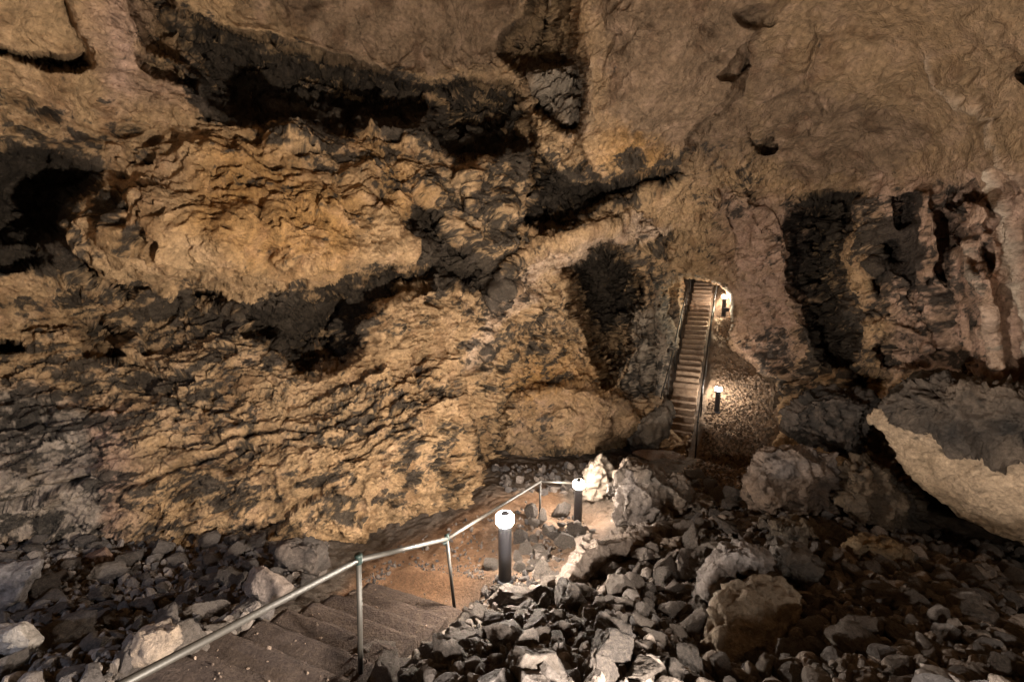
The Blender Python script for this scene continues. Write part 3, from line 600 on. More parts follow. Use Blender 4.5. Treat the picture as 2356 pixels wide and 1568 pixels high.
fx = px[q[:, 0]]; fy = py[q[:, 0]]; fA = A.ravel()[q[:, 0]]; fE = E.ravel()[q[:, 0]]
fw = wx[q[:, 0]] * 2
# close the seam behind the viewer
seam = np.stack([idx[:-1, -1], idx[:-1, 0], idx[1:, 0], idx[1:, -1]], 1)
front = np.abs(fA) < 1.3
ceil_line = np.interp(fx, [-500, 0, 210, 330, 480, 800, 1000, 1220, 1250, 1320, 1600, 1850, 2100, 2356, 3000], [100, 110, 130, 160, 230, 300, 300, 330, 480, 500, 400, 420, 420, 300, 250])
is_ceil = np.where(front, fy + fw < ceil_line, fE > .55)
cut = poly_mask(fx, fy, [(1600, 640), (1800, 560), (2700, 300), (2700, 1500), (1500, 1500), (1500, 1100)], 5) > .5
is_right = np.where(front, cut, fA > 0) & ~is_ceil
back = (~front) & ~is_ceil
def sub(name, mask, label, extra=None):
    qq = q[mask]; qq = np.concatenate([qq, extra]) if extra is not None else qq
    u, inv = np.unique(qq, return_inverse=True)
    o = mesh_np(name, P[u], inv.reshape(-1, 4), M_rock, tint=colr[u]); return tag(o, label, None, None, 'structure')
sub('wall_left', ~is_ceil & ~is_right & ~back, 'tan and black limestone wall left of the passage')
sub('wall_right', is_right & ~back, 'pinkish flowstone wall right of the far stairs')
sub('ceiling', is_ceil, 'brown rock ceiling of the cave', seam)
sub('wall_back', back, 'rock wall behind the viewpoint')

# ---------------------------------------------------------------- BOULDERS (hull + relief)
def remesh_hull(pts, vox, sm=1):
    bm = bmesh.new()
    for p in pts: bm.verts.new(p)
    r = bmesh.ops.convex_hull(bm, input=bm.verts)
    bmesh.ops.delete(bm, geom=[g for g in r['geom_interior'] if isinstance(g, bmesh.types.BMVert)], context='VERTS')
    me = bpy.data.meshes.new('tmp'); bm.to_mesh(me); bm.free()
    o = bpy.data.objects.new('tmp', me); C.objects.link(o)
    md = o.modifiers.new('r', 'REMESH'); md.mode = 'VOXEL'; md.voxel_size = vox
    if sm:
        s_ = o.modifiers.new('s', 'SMOOTH'); s_.iterations = sm; s_.factor = .5
    dg = bpy.context.evaluated_depsgraph_get(); ev = o.evaluated_get(dg).to_mesh()
    n = len(ev.vertices); V = np.empty(n * 3, np.float32); ev.vertices.foreach_get('co', V); V = V.reshape(-1, 3)
    Nn_ = np.empty(n * 3, np.float32); ev.vertex_normals.foreach_get('vector', Nn_); Nn_ = Nn_.reshape(-1, 3)
    Fq = [tuple(p.vertices) for p in ev.polygons]
    Fq = np.array([f if len(f) == 4 else (*f, f[-1]) for f in Fq], np.int32)
    bpy.data.objects.remove(o); bpy.data.meshes.remove(me)
    return V.astype(float), Nn_.astype(float), Fq
def boulder(outline, D, thick, label, base=(.20, .165, .13), alt=(.33, .25, .18), dark=.3, amp=.1, vox=None, tilt=None, seed=0, front=.35, bed=False, cat='boulder', name='boulder', group=None, darkpoly=None, fs=1.0):
    """outline seen in the photo; D(x,y) depth of the rim; thick = how far it runs back"""
    cx = sum(p[0] for p in outline) / len(outline); cy = sum(p[1] for p in outline) / len(outline)
    Df = (lambda x, y: D) if not callable(D) else D
    pts = [VD(x, y, Df(x, y)) for x, y in outline]
    pts += [VD(cx + (x - cx) * .62, cy + (y - cy) * .62, Df(cx + (x - cx) * .62, cy + (y - cy) * .62) - thick * front) for x, y in outline]
    pts += [VD(cx + (x - cx) * .72, cy + (y - cy) * .72 + 10, Df(x, y) + thick * .75) for x, y in outline]
    ctr = sum(pts, Vector()) / len(pts)
    if vox is None: vox = max(.018, Df(cx, cy) / 427 * 1.6)
    V, Nv, Fq = remesh_hull([tuple(p) for p in pts], vox, 2)
    S = V + seed * 3.1
    bq = np.array([-.3, .18, .93]); hh = S @ bq
    d = amp * (.9 * fbm(S, .8 / amp * .1 * fs, 300 + seed, 3) + .7 * (.5 - worley(S, 2.2 * fs, seed + 5)) + .5 * fbm(S, 5.5 * fs, 310 + seed, 3) - .28 * billow(S, 7 * fs, 320, 2) + .16 * fbm(S, 22, 330, 2))
    d += amp * (.85 * facets(S, 1.7 * fs, 70 + seed) + .45 * facets(S, 4.6 * fs, 71 + seed))
    if bed:
        t = hh / .16 + .5 * gn(S, 2, 7); t = t - np.floor(t); d += amp * .55 * (np.where(t < .25, t / .25, 1 - (t - .25) / .75) - .5)
    V2 = V + Nv * d[:, None]
    n0 = fbm(S, 1.3, 340, 4)[:, None]; n1 = fbm(S, 6, 345, 3)[:, None]; n2 = fbm(S, 18, 346, 2)[:, None]
    mx = np.clip(.5 + n0, 0, 1); c = np.array(base) * (1 - mx) + np.array(alt) * mx; c = c * (1 + .28 * n1 + .22 * n2)
    lev = -.9 + dark * 1.3
    if darkpoly:
        ppx, ppy, _ = project(V2); lev = lev + 1.5 * poly_mask(ppx + 60 * n0[:, 0] + 25 * n1[:, 0], ppy + 60 * n0[:, 0], darkpoly, 34)
    dk = sstep(-.15, .2, n0[:, 0] * .7 + n1[:, 0] * .6 + lev)[:, None] * .9
    c = c * (1 - dk) + np.array([.020, .0175, .015]) * dk
    o = mesh_np(name, V2 - np.array(ctr), Fq, M_boul, tint=np.clip(c, .01, .8)); o.location = ctr
    return tag(o, label, cat, group)
BOU = []
BOU.append(boulder([(1793, 939), (1853, 884), (1933, 879), (2028, 914), (2036, 949), (1998, 1019), (1973, 1059), (1943, 1049), (1903, 1029), (1853, 1014), (1798, 989)], 8.6, 1.5, 'huge blackish boulder wedged between the gravel slope and the pale slab', (.055, .047, .04), (.12, .09, .07), .62, .16, seed=1))
BOU.append(boulder([(1753, 1029), (1853, 1019), (1928, 1040), (1940, 1104), (1936, 1170), (1878, 1190), (1728, 1176), (1706, 1129), (1728, 1064)], 7.4, 1.3, 'big grey pyramid-shaped boulder with pale bands beneath the blackish boulder', (.085, .070, .062), (.22, .16, .12), .38, .14, seed=2))
BOU.append(boulder([(1628, 1429), (1632, 1385), (1688, 1339), (1743, 1309), (1803, 1324), (1853, 1374), (1850, 1434), (1823, 1480), (1778, 1529), (1653, 1524), (1606, 1490)], lambda x, y: 4.15 - (y - 1320) * .0028, .7, 'large flat-faced brown boulder in the foreground rubble', (.135, .105, .078), (.20, .16, .12), .05, .07, seed=3, front=.1, fs=1.4))
BOU.append(boulder([(1608, 1380), (1625, 1300), (1660, 1250), (1705, 1238), (1765, 1280), (1760, 1310), (1690, 1340), (1630, 1385)], 4.55, .8, 'knobbly grey rock with white streaks behind the flat-faced boulder', (.085, .074, .070), (.24, .205, .185), .42, .13, seed=4))
BOU.append(boulder([(1760, 1225), (1830, 1250), (1900, 1310), (1955, 1400), (1925, 1425), (1865, 1372), (1790, 1318)], 4.9, .9, 'dark layered slab running down behind the flat-faced boulder', (.06, .053, .048), (.12, .10, .085), .5, .10, seed=5, bed=True))
BOU.append(boulder([(2003, 962), (2050, 1015), (2110, 1105), (2200, 1185), (2300, 1243), (2420, 1275), (2700, 1300), (2950, 1240), (2950, 960), (2560, 950), (2356, 945), (2300, 900), (2230, 868), (2150, 850), (2080, 862), (2035, 905)], lambda x, y: 6.9 - (x - 2000) * .0032, 2.4, 'long pale tan slab leaning out of the right wall with a black top', (.27, .195, .125), (.42, .31, .21), -.05, .10, seed=6, front=.12, fs=.7,
                   darkpoly=[(1990, 930), (2060, 985), (2120, 1020), (2190, 1040), (2300, 1015), (2400, 1040), (2600, 1060), (2600, 800), (2000, 800)]))
BOU.append(boulder([(2025, 935), (2075, 868), (2150, 850), (2230, 866), (2300, 898), (2356, 945), (2470, 965), (2750, 960), (2750, 1060), (2500, 1045), (2400, 1030), (2300, 1000), (2225, 985), (2175, 1035), (2120, 1000), (2060, 965)], lambda x, y: 6.5 - (x - 2000) * .0030, 1.3, 'black crusted block lying on top of the pale leaning slab', (.030, .026, .023), (.15, .112, .082), .45, .26, seed=26, front=.2))
BOU.append(boulder([(1338, 1125), (1352, 1078), (1382, 1042), (1404, 1058), (1412, 1100), (1402, 1150), (1370, 1200), (1345, 1190)], 9.4, .8, 'upright pale rock spur glowing beside the second bollard', (.20, .165, .13), (.30, .245, .195), -.05, .12, seed=7, bed=True))
BOU.append(boulder([(1400, 1225), (1415, 1130), (1445, 1075), (1480, 1095), (1510, 1130), (1555, 1190), (1540, 1225), (1460, 1245)], 7.6, 1.0, 'craggy grey rock above the ridge slab, right of the second bollard', (.14, .12, .11), (.30, .25, .21), .3, .14, seed=8))
BOU.append(boulder([(1266, 1400), (1270, 1350), (1300, 1290), (1330, 1242), (1373, 1236), (1443, 1222), (1500, 1205), (1530, 1215), (1500, 1270), (1425, 1310), (1340, 1360), (1300, 1400)], lambda x, y: 5.15 + (x - 1264) * .006, 1.2, 'long grey ridge slab with a sharp edge rising past the bollards', (.12, .098, .084), (.21, .165, .135), .2, .12, seed=9))
BOU.append(boulder([(1405, 1085), (1450, 1052), (1560, 1095), (1650, 1165), (1610, 1240), (1510, 1250), (1430, 1200)], 8.0, 1.4, 'dark broken rock mound behind the craggy grey rock, left of the gravel slope', (.07, .06, .052), (.20, .155, .12), .35, .2, seed=20))
BOU.append(boulder([(1455, 1262), (1500, 1232), (1570, 1222), (1645, 1265), (1620, 1325), (1545, 1345), (1470, 1320)], 6.2, .9, 'low dark crag on the slope just above the squarish tan rock', (.065, .056, .05), (.17, .135, .11), .3, .13, seed=21))
BOU.append(boulder([(1345, 1375), (1400, 1325), (1470, 1345), (1520, 1350), (1530, 1400), (1440, 1425), (1370, 1420)], 5.0, .7, 'dark jagged rock mass below the ridge slab', (.075, .064, .057), (.18, .145, .12), .25, .11, seed=22))
BOU.append(boulder([(1535, 1360), (1580, 1335), (1622, 1345), (1612, 1400), (1560, 1420)], 4.7, .5, 'dark wedge rock squeezed against the upper left of the flat-faced boulder', (.08, .068, .06), (.16, .13, .11), .2, .07, seed=23))
BOU.append(boulder([(1745, 1185), (1860, 1188), (1945, 1235), (1915, 1290), (1850, 1300), (1775, 1250)], 5.9, .9, 'blackish rock block right below the grey pyramid-shaped boulder', (.05, .043, .038), (.15, .115, .08), .4, .14, seed=24))
BOU.append(boulder([(1945, 1235), (2030, 1225), (2110, 1275), (2080, 1325), (1990, 1330), (1935, 1290)], 5.3, .8, 'ochre-flecked dark block beside the black cavity', (.06, .05, .04), (.22, .15, .08), .3, .12, seed=25))
BOU.append(boulder([(558, 1337), (581, 1296), (610, 1298), (678, 1346), (662, 1385), (640, 1413), (596, 1396), (562, 1370)], 4.85, .5, 'smooth triangular grey block just behind the handrail', (.16, .13, .112), (.24, .185, .15), -.1, .035, seed=10))
BOU.append(boulder([(622, 1256), (680, 1232), (745, 1247), (757, 1290), (735, 1335), (690, 1322), (640, 1300)], 5.9, .8, 'dark block at the foot of the left wall beside the near steps', (.07, .058, .05), (.15, .11, .085), .35, .08, seed=11))
BOU.append(boulder([(286, 1532), (298, 1475), (340, 1434), (422, 1425), (430, 1465), (385, 1505), (292, 1548)], 3.35, .45, 'pale weathered slab with an orange rim beside the lower end of the handrail', (.20, .165, .14), (.37, .28, .20), .0, .06, seed=12, bed=True))
BOU.append(boulder([(190, 1275), (244, 1249), (264, 1281), (261, 1315), (207, 1313)], 5.9, .35, 'reddish brown slab half buried near the foot of the left wall', (.18, .115, .085), (.22, .145, .105), -.2, .03, seed=13))
BOU.append(boulder([(-60, 1300), (98, 1286), (104, 1300), (49, 1345), (49, 1385), (12, 1405), (-60, 1410)], 4.6, .5, 'long grey slab at the left edge of the picture', (.14, .125, .12), (.25, .22, .20), .1, .05, seed=14, bed=True))
BOU.append(boulder([(-60, 1450), (49, 1432), (72, 1454), (100, 1466), (75, 1510), (24, 1528), (-60, 1530)], 3.5, .4, 'rounded whitish rock low in the left corner', (.20, .175, .155), (.32, .28, .24), -.2, .05, seed=15))
BOU.append(boulder([(1450, 1040), (1478, 1030), (1560, 1038), (1592, 1062), (1575, 1085), (1520, 1075)], lambda x, y: 12.4 - (y - 1035) * .02, .5, 'flat muddy slab lying at the foot of the far stairs', (.19, .135, .10), (.26, .19, .15), -.3, .03, seed=16, front=.05))
BOU.append(boulder([(1440, 1010), (1500, 945), (1540, 920), (1555, 955), (1530, 1010), (1500, 1040), (1455, 1035)], 12.9, 1.2, 'dark sloping rock left of the far stairs under the wall', (.10, .085, .07), (.20, .16, .12), .25, .15, seed=17))
BOU.append(boulder([(1940, 1060), (2010, 1050), (2110, 1130), (2120, 1200), (2060, 1240), (1960, 1220), (1930, 1150)], 7.3, 1.4, 'dark broken rock mass under the pale leaning slab', (.06, .05, .042), (.17, .125, .085), .35, .2, seed=18))
BOU.append(boulder([(1780, 880), (1775, 905), (1765, 935), (1780, 950), (1792, 925), (1790, 895)], 11.5, .6, 'small orange-lit knob at the right edge of the gravel slope', (.24, .17, .11), (.34, .25, .17), .0, .12, seed=19))

# ---------------------------------------------------------------- LOOSE ROCKS
rng = random.Random(4)
def rock_verts(seed, sub_, cuts=13, rough=1.0):
    bm = bmesh.new(); bmesh.ops.create_icosphere(bm, subdivisions=sub_, radius=1)
    V = np.array([v.co[:] for v in bm.verts]); Fc = np.array([[v.index for v in f.verts] for f in bm.faces], np.int32); bm.free()
    rs = np.random.RandomState(seed)
    for i in range(cuts):
        n = rs.normal(size=3); n /= np.linalg.norm(n); c = rs.uniform(.40, .86)
        dd = V @ n - c; V = V - np.outer(np.maximum(dd, 0), n) * .97
    r = np.linalg.norm(V, axis=1)[:, None] + 1e-6
    d = .10 * fbm(V, 1.6, seed, 3) + rough * (.085 * fbm(V, 4, seed + 3, 4, .65) - .055 * billow(V, 4.2, seed + 6, 2) + .014 * fbm(V, 15, seed + 9, 2))
    return V * (1 + d[:, None] / np.maximum(r, .4)), Fc
protos = []
for i in range(16):
    V, Fc = rock_verts(50 + i, 5); sx = rng.uniform(.7, 1); sz = rng.uniform(.5, .8)
    V = V * np.array([1, sx, sz]); V /= np.abs(V).max()
    me = mesh_np('rock', V, Fc, M_loose).data; bpy.data.objects.remove(C.objects[-1]); protos.append(me)
# ground ray hits for a screen point
def hit(px_, py_):
    d = VD(px_, py_, 1.0) - Vector((0, 0, CZ)); t = np.linspace(1.2, 26, 900)
    x = d.x * t; y = d.y * t; z = CZ + d.z * t
    g_ = ground(x, y); w_ = np.nonzero(z < g_)[0]
    if not len(w_): return None
    i = w_[0]; return Vector((x[i], y[i], float(g_[i]))), t[i]
def inpoly(x, y, pg): return poly_sd(np.array([x]), np.array([y]), pg)[0] > 0
big_boxes = [(o_.location.copy(), max(o_.dimensions.x, o_.dimensions.y) * .30, o_) for o_ in BOU]
STAIRBOX = lambda x, y: (-.2 < (x - NS0[0]) * NSe[0] + (y - NS0[1]) * NSe[1] < 1.25) and (-2.2 < (x - NS0[0]) * NSd[0] + (y - NS0[1]) * NSd[1] < 2.8)
def farbox(x, y):
    rx, ry = x - FS0.x, y - FS0.y; return abs(rx * fe.x + ry * fe.y) < .68 and -.3 < rx * fd.x + ry * fd.y < FL + .5
EXCL = [[(1266, 1400), (1270, 1350), (1300, 1290), (1330, 1242), (1373, 1236), (1443, 1222), (1530, 1205), (1540, 1225), (1500, 1280), (1425, 1320), (1340, 1370), (1300, 1405)], [(1395, 1225), (1410, 1120), (1450, 1065), (1560, 1110), (1640, 1160), (1560, 1225)]]
REG = [('slope', [(1440, 1190), (1600, 1090), (1700, 1190), (1690, 1240), (1600, 1330), (1480, 1330), (1400, 1330), (1400, 1270)], 26, (.14, .30), 'angular blackish rock on the dark slope above the flat-faced boulder', 'rocks on the dark slope'),  # outline, number, size range (m), label phrase, group
    ('left', [(0, 1250), (540, 1240), (760, 1250), (740, 1330), (560, 1450), (300, 1568), (0, 1568)], 96, (.11, .24), 'angular dark grey rock in the rubble left of the handrail', 'rocks in the rubble left of the handrail'),
    ('front', [(950, 1400), (1100, 1380), (1300, 1390), (1600, 1330), (1610, 1500), (1600, 1568), (800, 1568), (860, 1500)], 88, (.11, .25), 'angular grey rock in the rubble between handrail and flat-faced boulder', 'rocks in the central foreground rubble'),
    ('right', [(1850, 1330), (2000, 1290), (2356, 1340), (2356, 1568), (1585, 1568), (1600, 1525), (1780, 1535), (1830, 1480)], 54, (.11, .24), 'brownish rock in the rubble right of the flat-faced boulder', 'rocks in the right foreground rubble'),
    ('mid', [(1190, 1180), (1330, 1190), (1370, 1230), (1300, 1300), (1270, 1400), (1050, 1420), (1080, 1370), (1200, 1300)], 22, (.10, .20), 'lit brown stone on the bank beside the bollards', 'stones on the bank beside the bollards'),
]
placed = []
def bigrock(pos, r, label, group, zfac=.25, rot=None, sc3=None, cat='rock'):
    o = bpy.data.objects.new('rock', rng.choice(protos)); C.objects.link(o)
    s3 = sc3 or (r, r * rng.uniform(.75, 1.1), r * rng.uniform(.8, 1.15))
    o.scale = s3; o.rotation_euler = rot or (rng.uniform(-.7, .7), rng.uniform(-.7, .7), rng.uniform(0, 6.28))
    o.location = (pos[0], pos[1], pos[2] + r * zfac); tag(o, label, cat, group); placed.append((pos[0], pos[1], r)); return o
NAMED = [((1130, 1305), .16, 'pointed pale stone standing just left of the nearest bollard'), ((1190, 1290), .13, 'orange-lit stone tucked behind the nearest bollard'), ((1145, 1362), .15, 'crumbly pale stone in front of the foot of the nearest bollard'),
         ((1290, 1185), .26, 'faceted brown rock left of the foot of the second bollard'), ((1180, 1400), .30, 'wide flat rock lit pink on top below the nearest bollard'), ((1475, 1325), .18, 'squarish tan rock on the dark slope below the ridge slab'),
         ((1320, 1405), .26, 'large rounded rock at the lower end of the ridge slab'), ((1690, 1150), .26, 'pale tan rock left of the grey pyramid-shaped boulder'), ((865, 1530), .24, 'grey weathered boulder at the foot of the first handrail post'),
         ((1040, 1520), .22, 'tall narrow pinkish rock in the centre foreground'), ((1960, 1450), .24, 'tan block with a dark round spot right of the flat-faced boulder'), ((250, 1440), .11, 'small whitish rock beside the pale weathered slab'),
         ((1250, 1285), .20, 'flat brown rock in the middle of the bank right of the nearest bollard'), ((1555, 1415), .22, 'dark wedge-shaped rock touching the left side of the flat-faced boulder')]
for (x, y), r, lb in NAMED:
    hp = hit(x, y)
    if hp: bigrock(hp[0], r, lb, None, .3)
SIZEW = lambda r: 'large' if r > .17 else ('medium-sized' if r > .12 else 'small')
for nm, pg, n, (r0, r1), lb, grp in REG:
    xs = [p[0] for p in pg]; ys = [p[1] for p in pg]; cnt = 0; tries = 0
    while cnt < n and tries < 9000:
        tries += 1; x = rng.uniform(min(xs), max(xs)); y = rng.uniform(min(ys), max(ys))
        if not inpoly(x, y, pg) or any(inpoly(x, y + 8, e_) for e_ in EXCL): continue
        hp = hit(x, y)
        if hp is None: continue
        pos, D = hp; r = r0 + (r1 - r0) * (rng.random() ** 1.6) * (1 - .6 * tries / 9000)
        if STAIRBOX(pos.x, pos.y) or farbox(pos.x, pos.y): continue
        if any((pos.x - b_[0].x) ** 2 + (pos.y - b_[0].y) ** 2 < b_[1] ** 2 * .5 for b_ in big_boxes): continue
        if any((pos.x - b_[0]) ** 2 + (pos.y - b_[1]) ** 2 < ((r + b_[2]) * .62) ** 2 for b_ in placed): continue
        if any((pos.x - b_.x) ** 2 + (pos.y - b_.y) ** 2 < (r + .13) ** 2 for b_ in BOLP): continue
        bigrock(pos, r, SIZEW(r) + ' ' + lb, SIZEW(r) + ' ' + grp, rng.uniform(.05, .5)); cnt += 1
# smaller rubble: one uncountable mass
def scatter(name, label, regs, protoset, mat, c0, c1, seed, zf=.2):
    rs = np.random.RandomState(seed); VV, FF, CC = [], [], []; off = 0
    for pg, n, r0, r1 in regs:
        xs = [p[0] for p in pg]; ys = [p[1] for p in pg]
        X = rs.uniform(min(xs), max(xs), n * 3); Y = rs.uniform(min(ys), max(ys), n * 3)
        keep = poly_sd(X, Y, pg) > 0
        for e_ in EXCL: keep &= poly_sd(X, Y, e_) < 0
        X = X[keep][:n]; Y = Y[keep][:n]
        for x, y in zip(X, Y):
            hp = hit(x, y)
            if hp is None: continue
            pos, D = hp
            if STAIRBOX(pos.x, pos.y) or farbox(pos.x, pos.y): continue
            r = r0 + (r1 - r0) * rs.rand() ** 2.2; V, Fc = protoset[rs.randint(len(protoset))]
            M_ = np.array(Euler((rs.uniform(-3, 3), rs.uniform(-3, 3), rs.uniform(0, 6.3))).to_matrix())
            V = (V * np.array([1, rs.uniform(.6, 1), rs.uniform(.45, .8)]) * r) @ M_.T + np.array([pos.x, pos.y, pos.z + r * zf])
            c = np.array(c0) + (np.array(c1) - np.array(c0)) * rs.rand() ** 1.5
            VV.append(V); FF.append(Fc + off); off += len(V); CC.append(np.tile(c, (len(V), 1)))
    o = mesh_np(name, np.concatenate(VV), np.concatenate(FF), mat, tint=np.concatenate(CC), smooth=False); return tag(o, label, None, None, 'stuff')
sp3 = [rock_verts(200 + i, 3, 9) for i in range(10)]; sp2 = [rock_verts(230 + i, 2, 7, .6) for i in range(8)]
ALLR = [(0, 1240), (760, 1240), (1000, 1400), (1100, 1370), (1250, 1180), (1600, 1090), (1720, 1200), (2356, 1300), (2356, 1568), (0, 1568)]
scatter('rubble', 'loose small stones filling the gaps between the larger rocks', [
    ([(-300, 1250), (-10, 1250), (-10, 1575), (900, 1575), (2365, 1575), (2365, 1320), (2800, 1340), (2800, 1850), (-300, 1850)], 1100, .06, .2),
    (REG[2][1], 2600, .012, .035), (REG[1][1], 1800, .015, .04), (REG[3][1], 1800, .015, .04),
    (REG[1][1], 330, .07, .13), (REG[2][1], 260, .06, .12), (REG[3][1], 330, .06, .13), (REG[4][1], 60, .05, .11), ([(1420, 1200), (1620, 1080), (1720, 1180), (1650, 1300), (1500, 1400), (1320, 1400), (1400, 1300)], 120, .06, .15), ([(1650, 1200), (1950, 1180), (2356, 1260), (2356, 1350), (1900, 1400), (1800, 1320)], 120, .07, .2),
    (REG[1][1], 1100, .03, .10), (REG[2][1], 900, .025, .09), (REG[3][1], 900, .03, .10), (REG[4][1], 260, .02, .08),
    ([(1420, 1200), (1620, 1080), (1720, 1180), (1650, 1300), (1500, 1400), (1320, 1400), (1400, 1300)], 1700, .02, .075),
    ([(1650, 1200), (1950, 1180), (2356, 1260), (2356, 1350), (1900, 1400), (1800, 1320)], 800, .03, .13),
    ([(1130, 1075), (1450, 1055), (1500, 1090), (1340, 1140), (1160, 1130)], 260, .04, .16),
    ([(840, 1330), (900, 1400), (1050, 1410), (1150, 1350), (1100, 1300), (900, 1300)], 1300, .006, .028), ([(820, 1330), (900, 1260), (1050, 1200), (1230, 1150), (1240, 1200), (1130, 1300), (1000, 1440)], 500, .006, .05)], sp3, M_small, (.055, .049, .047), (.20, .165, .14), 5)
scatter('gravel', 'brown gravel covering the slope around the far stairs', [
    ([(1600, 1060), (1620, 960), (1650, 870), (1700, 850), (1780, 880), (1800, 960), (1760, 1040), (1700, 1130), (1620, 1160), (1520, 1120)], 4800, .02, .085),
    ([(1640, 680), (1680, 700), (1690, 780), (1740, 850), (1640, 880)], 1300, .02, .05)], sp2, M_small, (.07, .05, .034), (.27, .185, .125), 6, .1)

# ---------------------------------------------------------------- STEPS
def step_mesh(L, Wd, H, seed, name, mat, parent, M_, jag=.017):
    """block: x along the edge, y depth, z height; top at z=0, worn and uneven rim"""
    nx_, ny_, nz_ = max(8, int(L / .03)), max(5, int(Wd / .03)), max(4, int(H / .04))
    bm = bmesh.new(); bmesh.ops.create_cube(bm, size=1)
    bmesh.ops.scale(bm, vec=(L, Wd, H), verts=bm.verts); bmesh.ops.translate(bm, vec=(0, 0, -H / 2), verts=bm.verts)
    bmesh.ops.subdivide_edges(bm, edges=bm.edges, cuts=5, use_grid_fill=True); 
    bmesh.ops.subdivide_edges(bm, edges=[e for e in bm.edges if e.calc_length() > .05], cuts=3, use_grid_fill=True)
    V = np.array([v.co[:] for v in bm.verts]); Q = V + seed * 2.7
    rim = (V[:, 2] > -.02) & (np.abs(V[:, 1]) > Wd * .44)
    V[:, 0] += jag * fbm(Q, 4, seed, 3); V[:, 1] += jag * 1.3 * fbm(Q, 5, seed + 4, 4); V[:, 2] += jag * .55 * fbm(Q, 5, seed + 8, 4) - rim * .012 * (1 + gn(Q, 9, seed))
    for v, c_ in zip(bm.verts, V): v.co = M_ @ Vector(c_)
    return obj_bm(name, bm, mat, parent)
ns = empty('staircase', (NS0[0], NS0[1], NSz)); tag(ns, 'short flight of worn brown concrete steps beside the near handrail', 'staircase')
for k_ in range(0, 8):
    Ln = 1.34 + .06 * (k_ % 2); dep = .40 if k_ else 1.9
    c_ = NSe * (.48 + (.15 if k_ == 0 else 0)) + NSd * (.32 * k_ - dep / 2)
    Mx = Matrix(((NSe[0], NSd[0], 0, c_[0]), (NSe[1], NSd[1], 0, c_[1]), (0, 0, 1, -.16 * k_), (0, 0, 0, 1)))
    step_mesh(Ln + (.5 if k_ == 0 else 0), dep, .3, 10 + k_, 'step', M_step, ns, Mx)
rs = np.random.RandomState(77); VV, FF, CC, off = [], [], [], 0
for _ in range(650):
    s_, t_ = rs.uniform(-.1, 1.1), rs.uniform(-1.6, 2.5); k_ = math.ceil(max(t_, 0) / .32)
    if rs.rand() < .55 and t_ > 0: t_ = .32 * (k_ - 1) + .02 + .05 * rs.rand()
    if rs.rand() < .35: s_ = rs.choice([-.12, 1.08]) + rs.normal() * .05
    p_ = NS0 + NSe * s_ + NSd * t_; r_ = .005 + .022 * rs.rand() ** 3; V, Fc = sp2[rs.randint(len(sp2))]
    M_ = np.array(Euler((rs.uniform(-3, 3), rs.uniform(-3, 3), 0)).to_matrix())
    V = (V * np.array([1, .8, .5]) * r_) @ M_.T + np.array([p_[0], p_[1], NSz - .16 * k_ + .004])
    VV.append(V); FF.append(Fc + off); off += len(V); CC.append(np.tile(np.array([.09, .065, .05]) + rs.rand() * np.array([.16, .12, .09]), (len(V), 1)))
tag(mesh_np('grit', np.concatenate(VV), np.concatenate(FF), M_small, tint=np.concatenate(CC), smooth=False), 'grit and chips of stone lying on the near steps', None, None, 'stuff')
fs_ = empty('staircase', FS0); tag(fs_, 'long steep flight of stone steps climbing through the passage', 'staircase')
rise = (FS1.z - FS0.z) / NF; tread = FL / NF
for k_ in range(NF + 2):
    wd = .84 + .2 * max(0, 1 - k_ / 5) + .05 * math.sin(k_ * 2.3)
    c_ = fd * (tread * k_ + .19) + fe * (-.05 - .12 * max(0, 1 - k_ / 4))
    Mx = Matrix(((fe.x, fd.x, 0, c_.x), (fe.y, fd.y, 0, c_.y), (0, 0, 1, rise * k_), (0, 0, 0, 1)))
    step_mesh(wd, .38, .30, 40 + k_, 'step', M_step2, fs_, Mx, .022)

# ---------------------------------------------------------------- HANDRAILS
def collar(p, ax, r, ln, name, parent, mat=M_green):
    bm = bmesh.new(); ax = Vector(ax).normalized(); p = Vector(p)
    tube(bm, [p - ax * ln / 2, p - ax * ln * .38, p + ax * ln * .38, p + ax * ln / 2], r, 16); return obj_bm(name, bm, mat, parent)
T1 = VY(825, 1287, 3.1); T2 = VY(1028, 1239, 4.85); T3 = VY(1243, 1107, 7.9); T4 = VY(1326, 1111, 8.35)
B1 = VY(830, 1537, 3.1); B2 = VY(1046, 1402, 4.80); B3 = VY(1242, 1214, 7.95)
T0 = VY(290, 1568, 1.81); Tm = T0 + (T0 - T1) * .9
hr = empty('handrail', B1); tag(hr, 'galvanised tube handrail with green fittings along the near steps and path', 'handrail')
def ch(o): o.location = -Vector(hr.location); return o
for a, b_ in ((Tm, T1), (T1, T2), (T2, T3), (T3, T4)):
    bm = bmesh.new(); dv = (b_ - a).normalized(); tube(bm, [a + dv * .012, b_ - dv * .012], .0235, 16); ch(obj_bm('rail', bm, M_steel, hr))
for t_, b_ in ((T1, B1), (T2, B2), (T3, B3)):
    bm = bmesh.new(); ax = (t_ - b_).normalized(); tube(bm, [b_ - ax * .25, t_ + ax * .01], .0215, 16); ch(obj_bm('post', bm, M_steel, hr))
ch(collar(T1 + Vector((0, 0, .01)), T1 - B1, .031, .075, 'fitting', hr)); ch(collar(T2 + Vector((0, 0, .02)), T2 - B2, .030, .07, 'fitting', hr)); ch(collar(T2 - (T2 - T1).normalized() * .07 - Vector((0, 0, .05)), (1, .3, 0), .024, .05, 'fitting', hr)); ch(collar(T3, T3 - B3, .027, .05, 'fitting', hr, M_steel))
T5 = Tm + (B1 - T1) ; bm = bmesh.new(); tube(bm, [Tm + Vector((0, 0, -1.2)), Tm], .0215, 16); ch(obj_bm('post', bm, M_steel, hr))
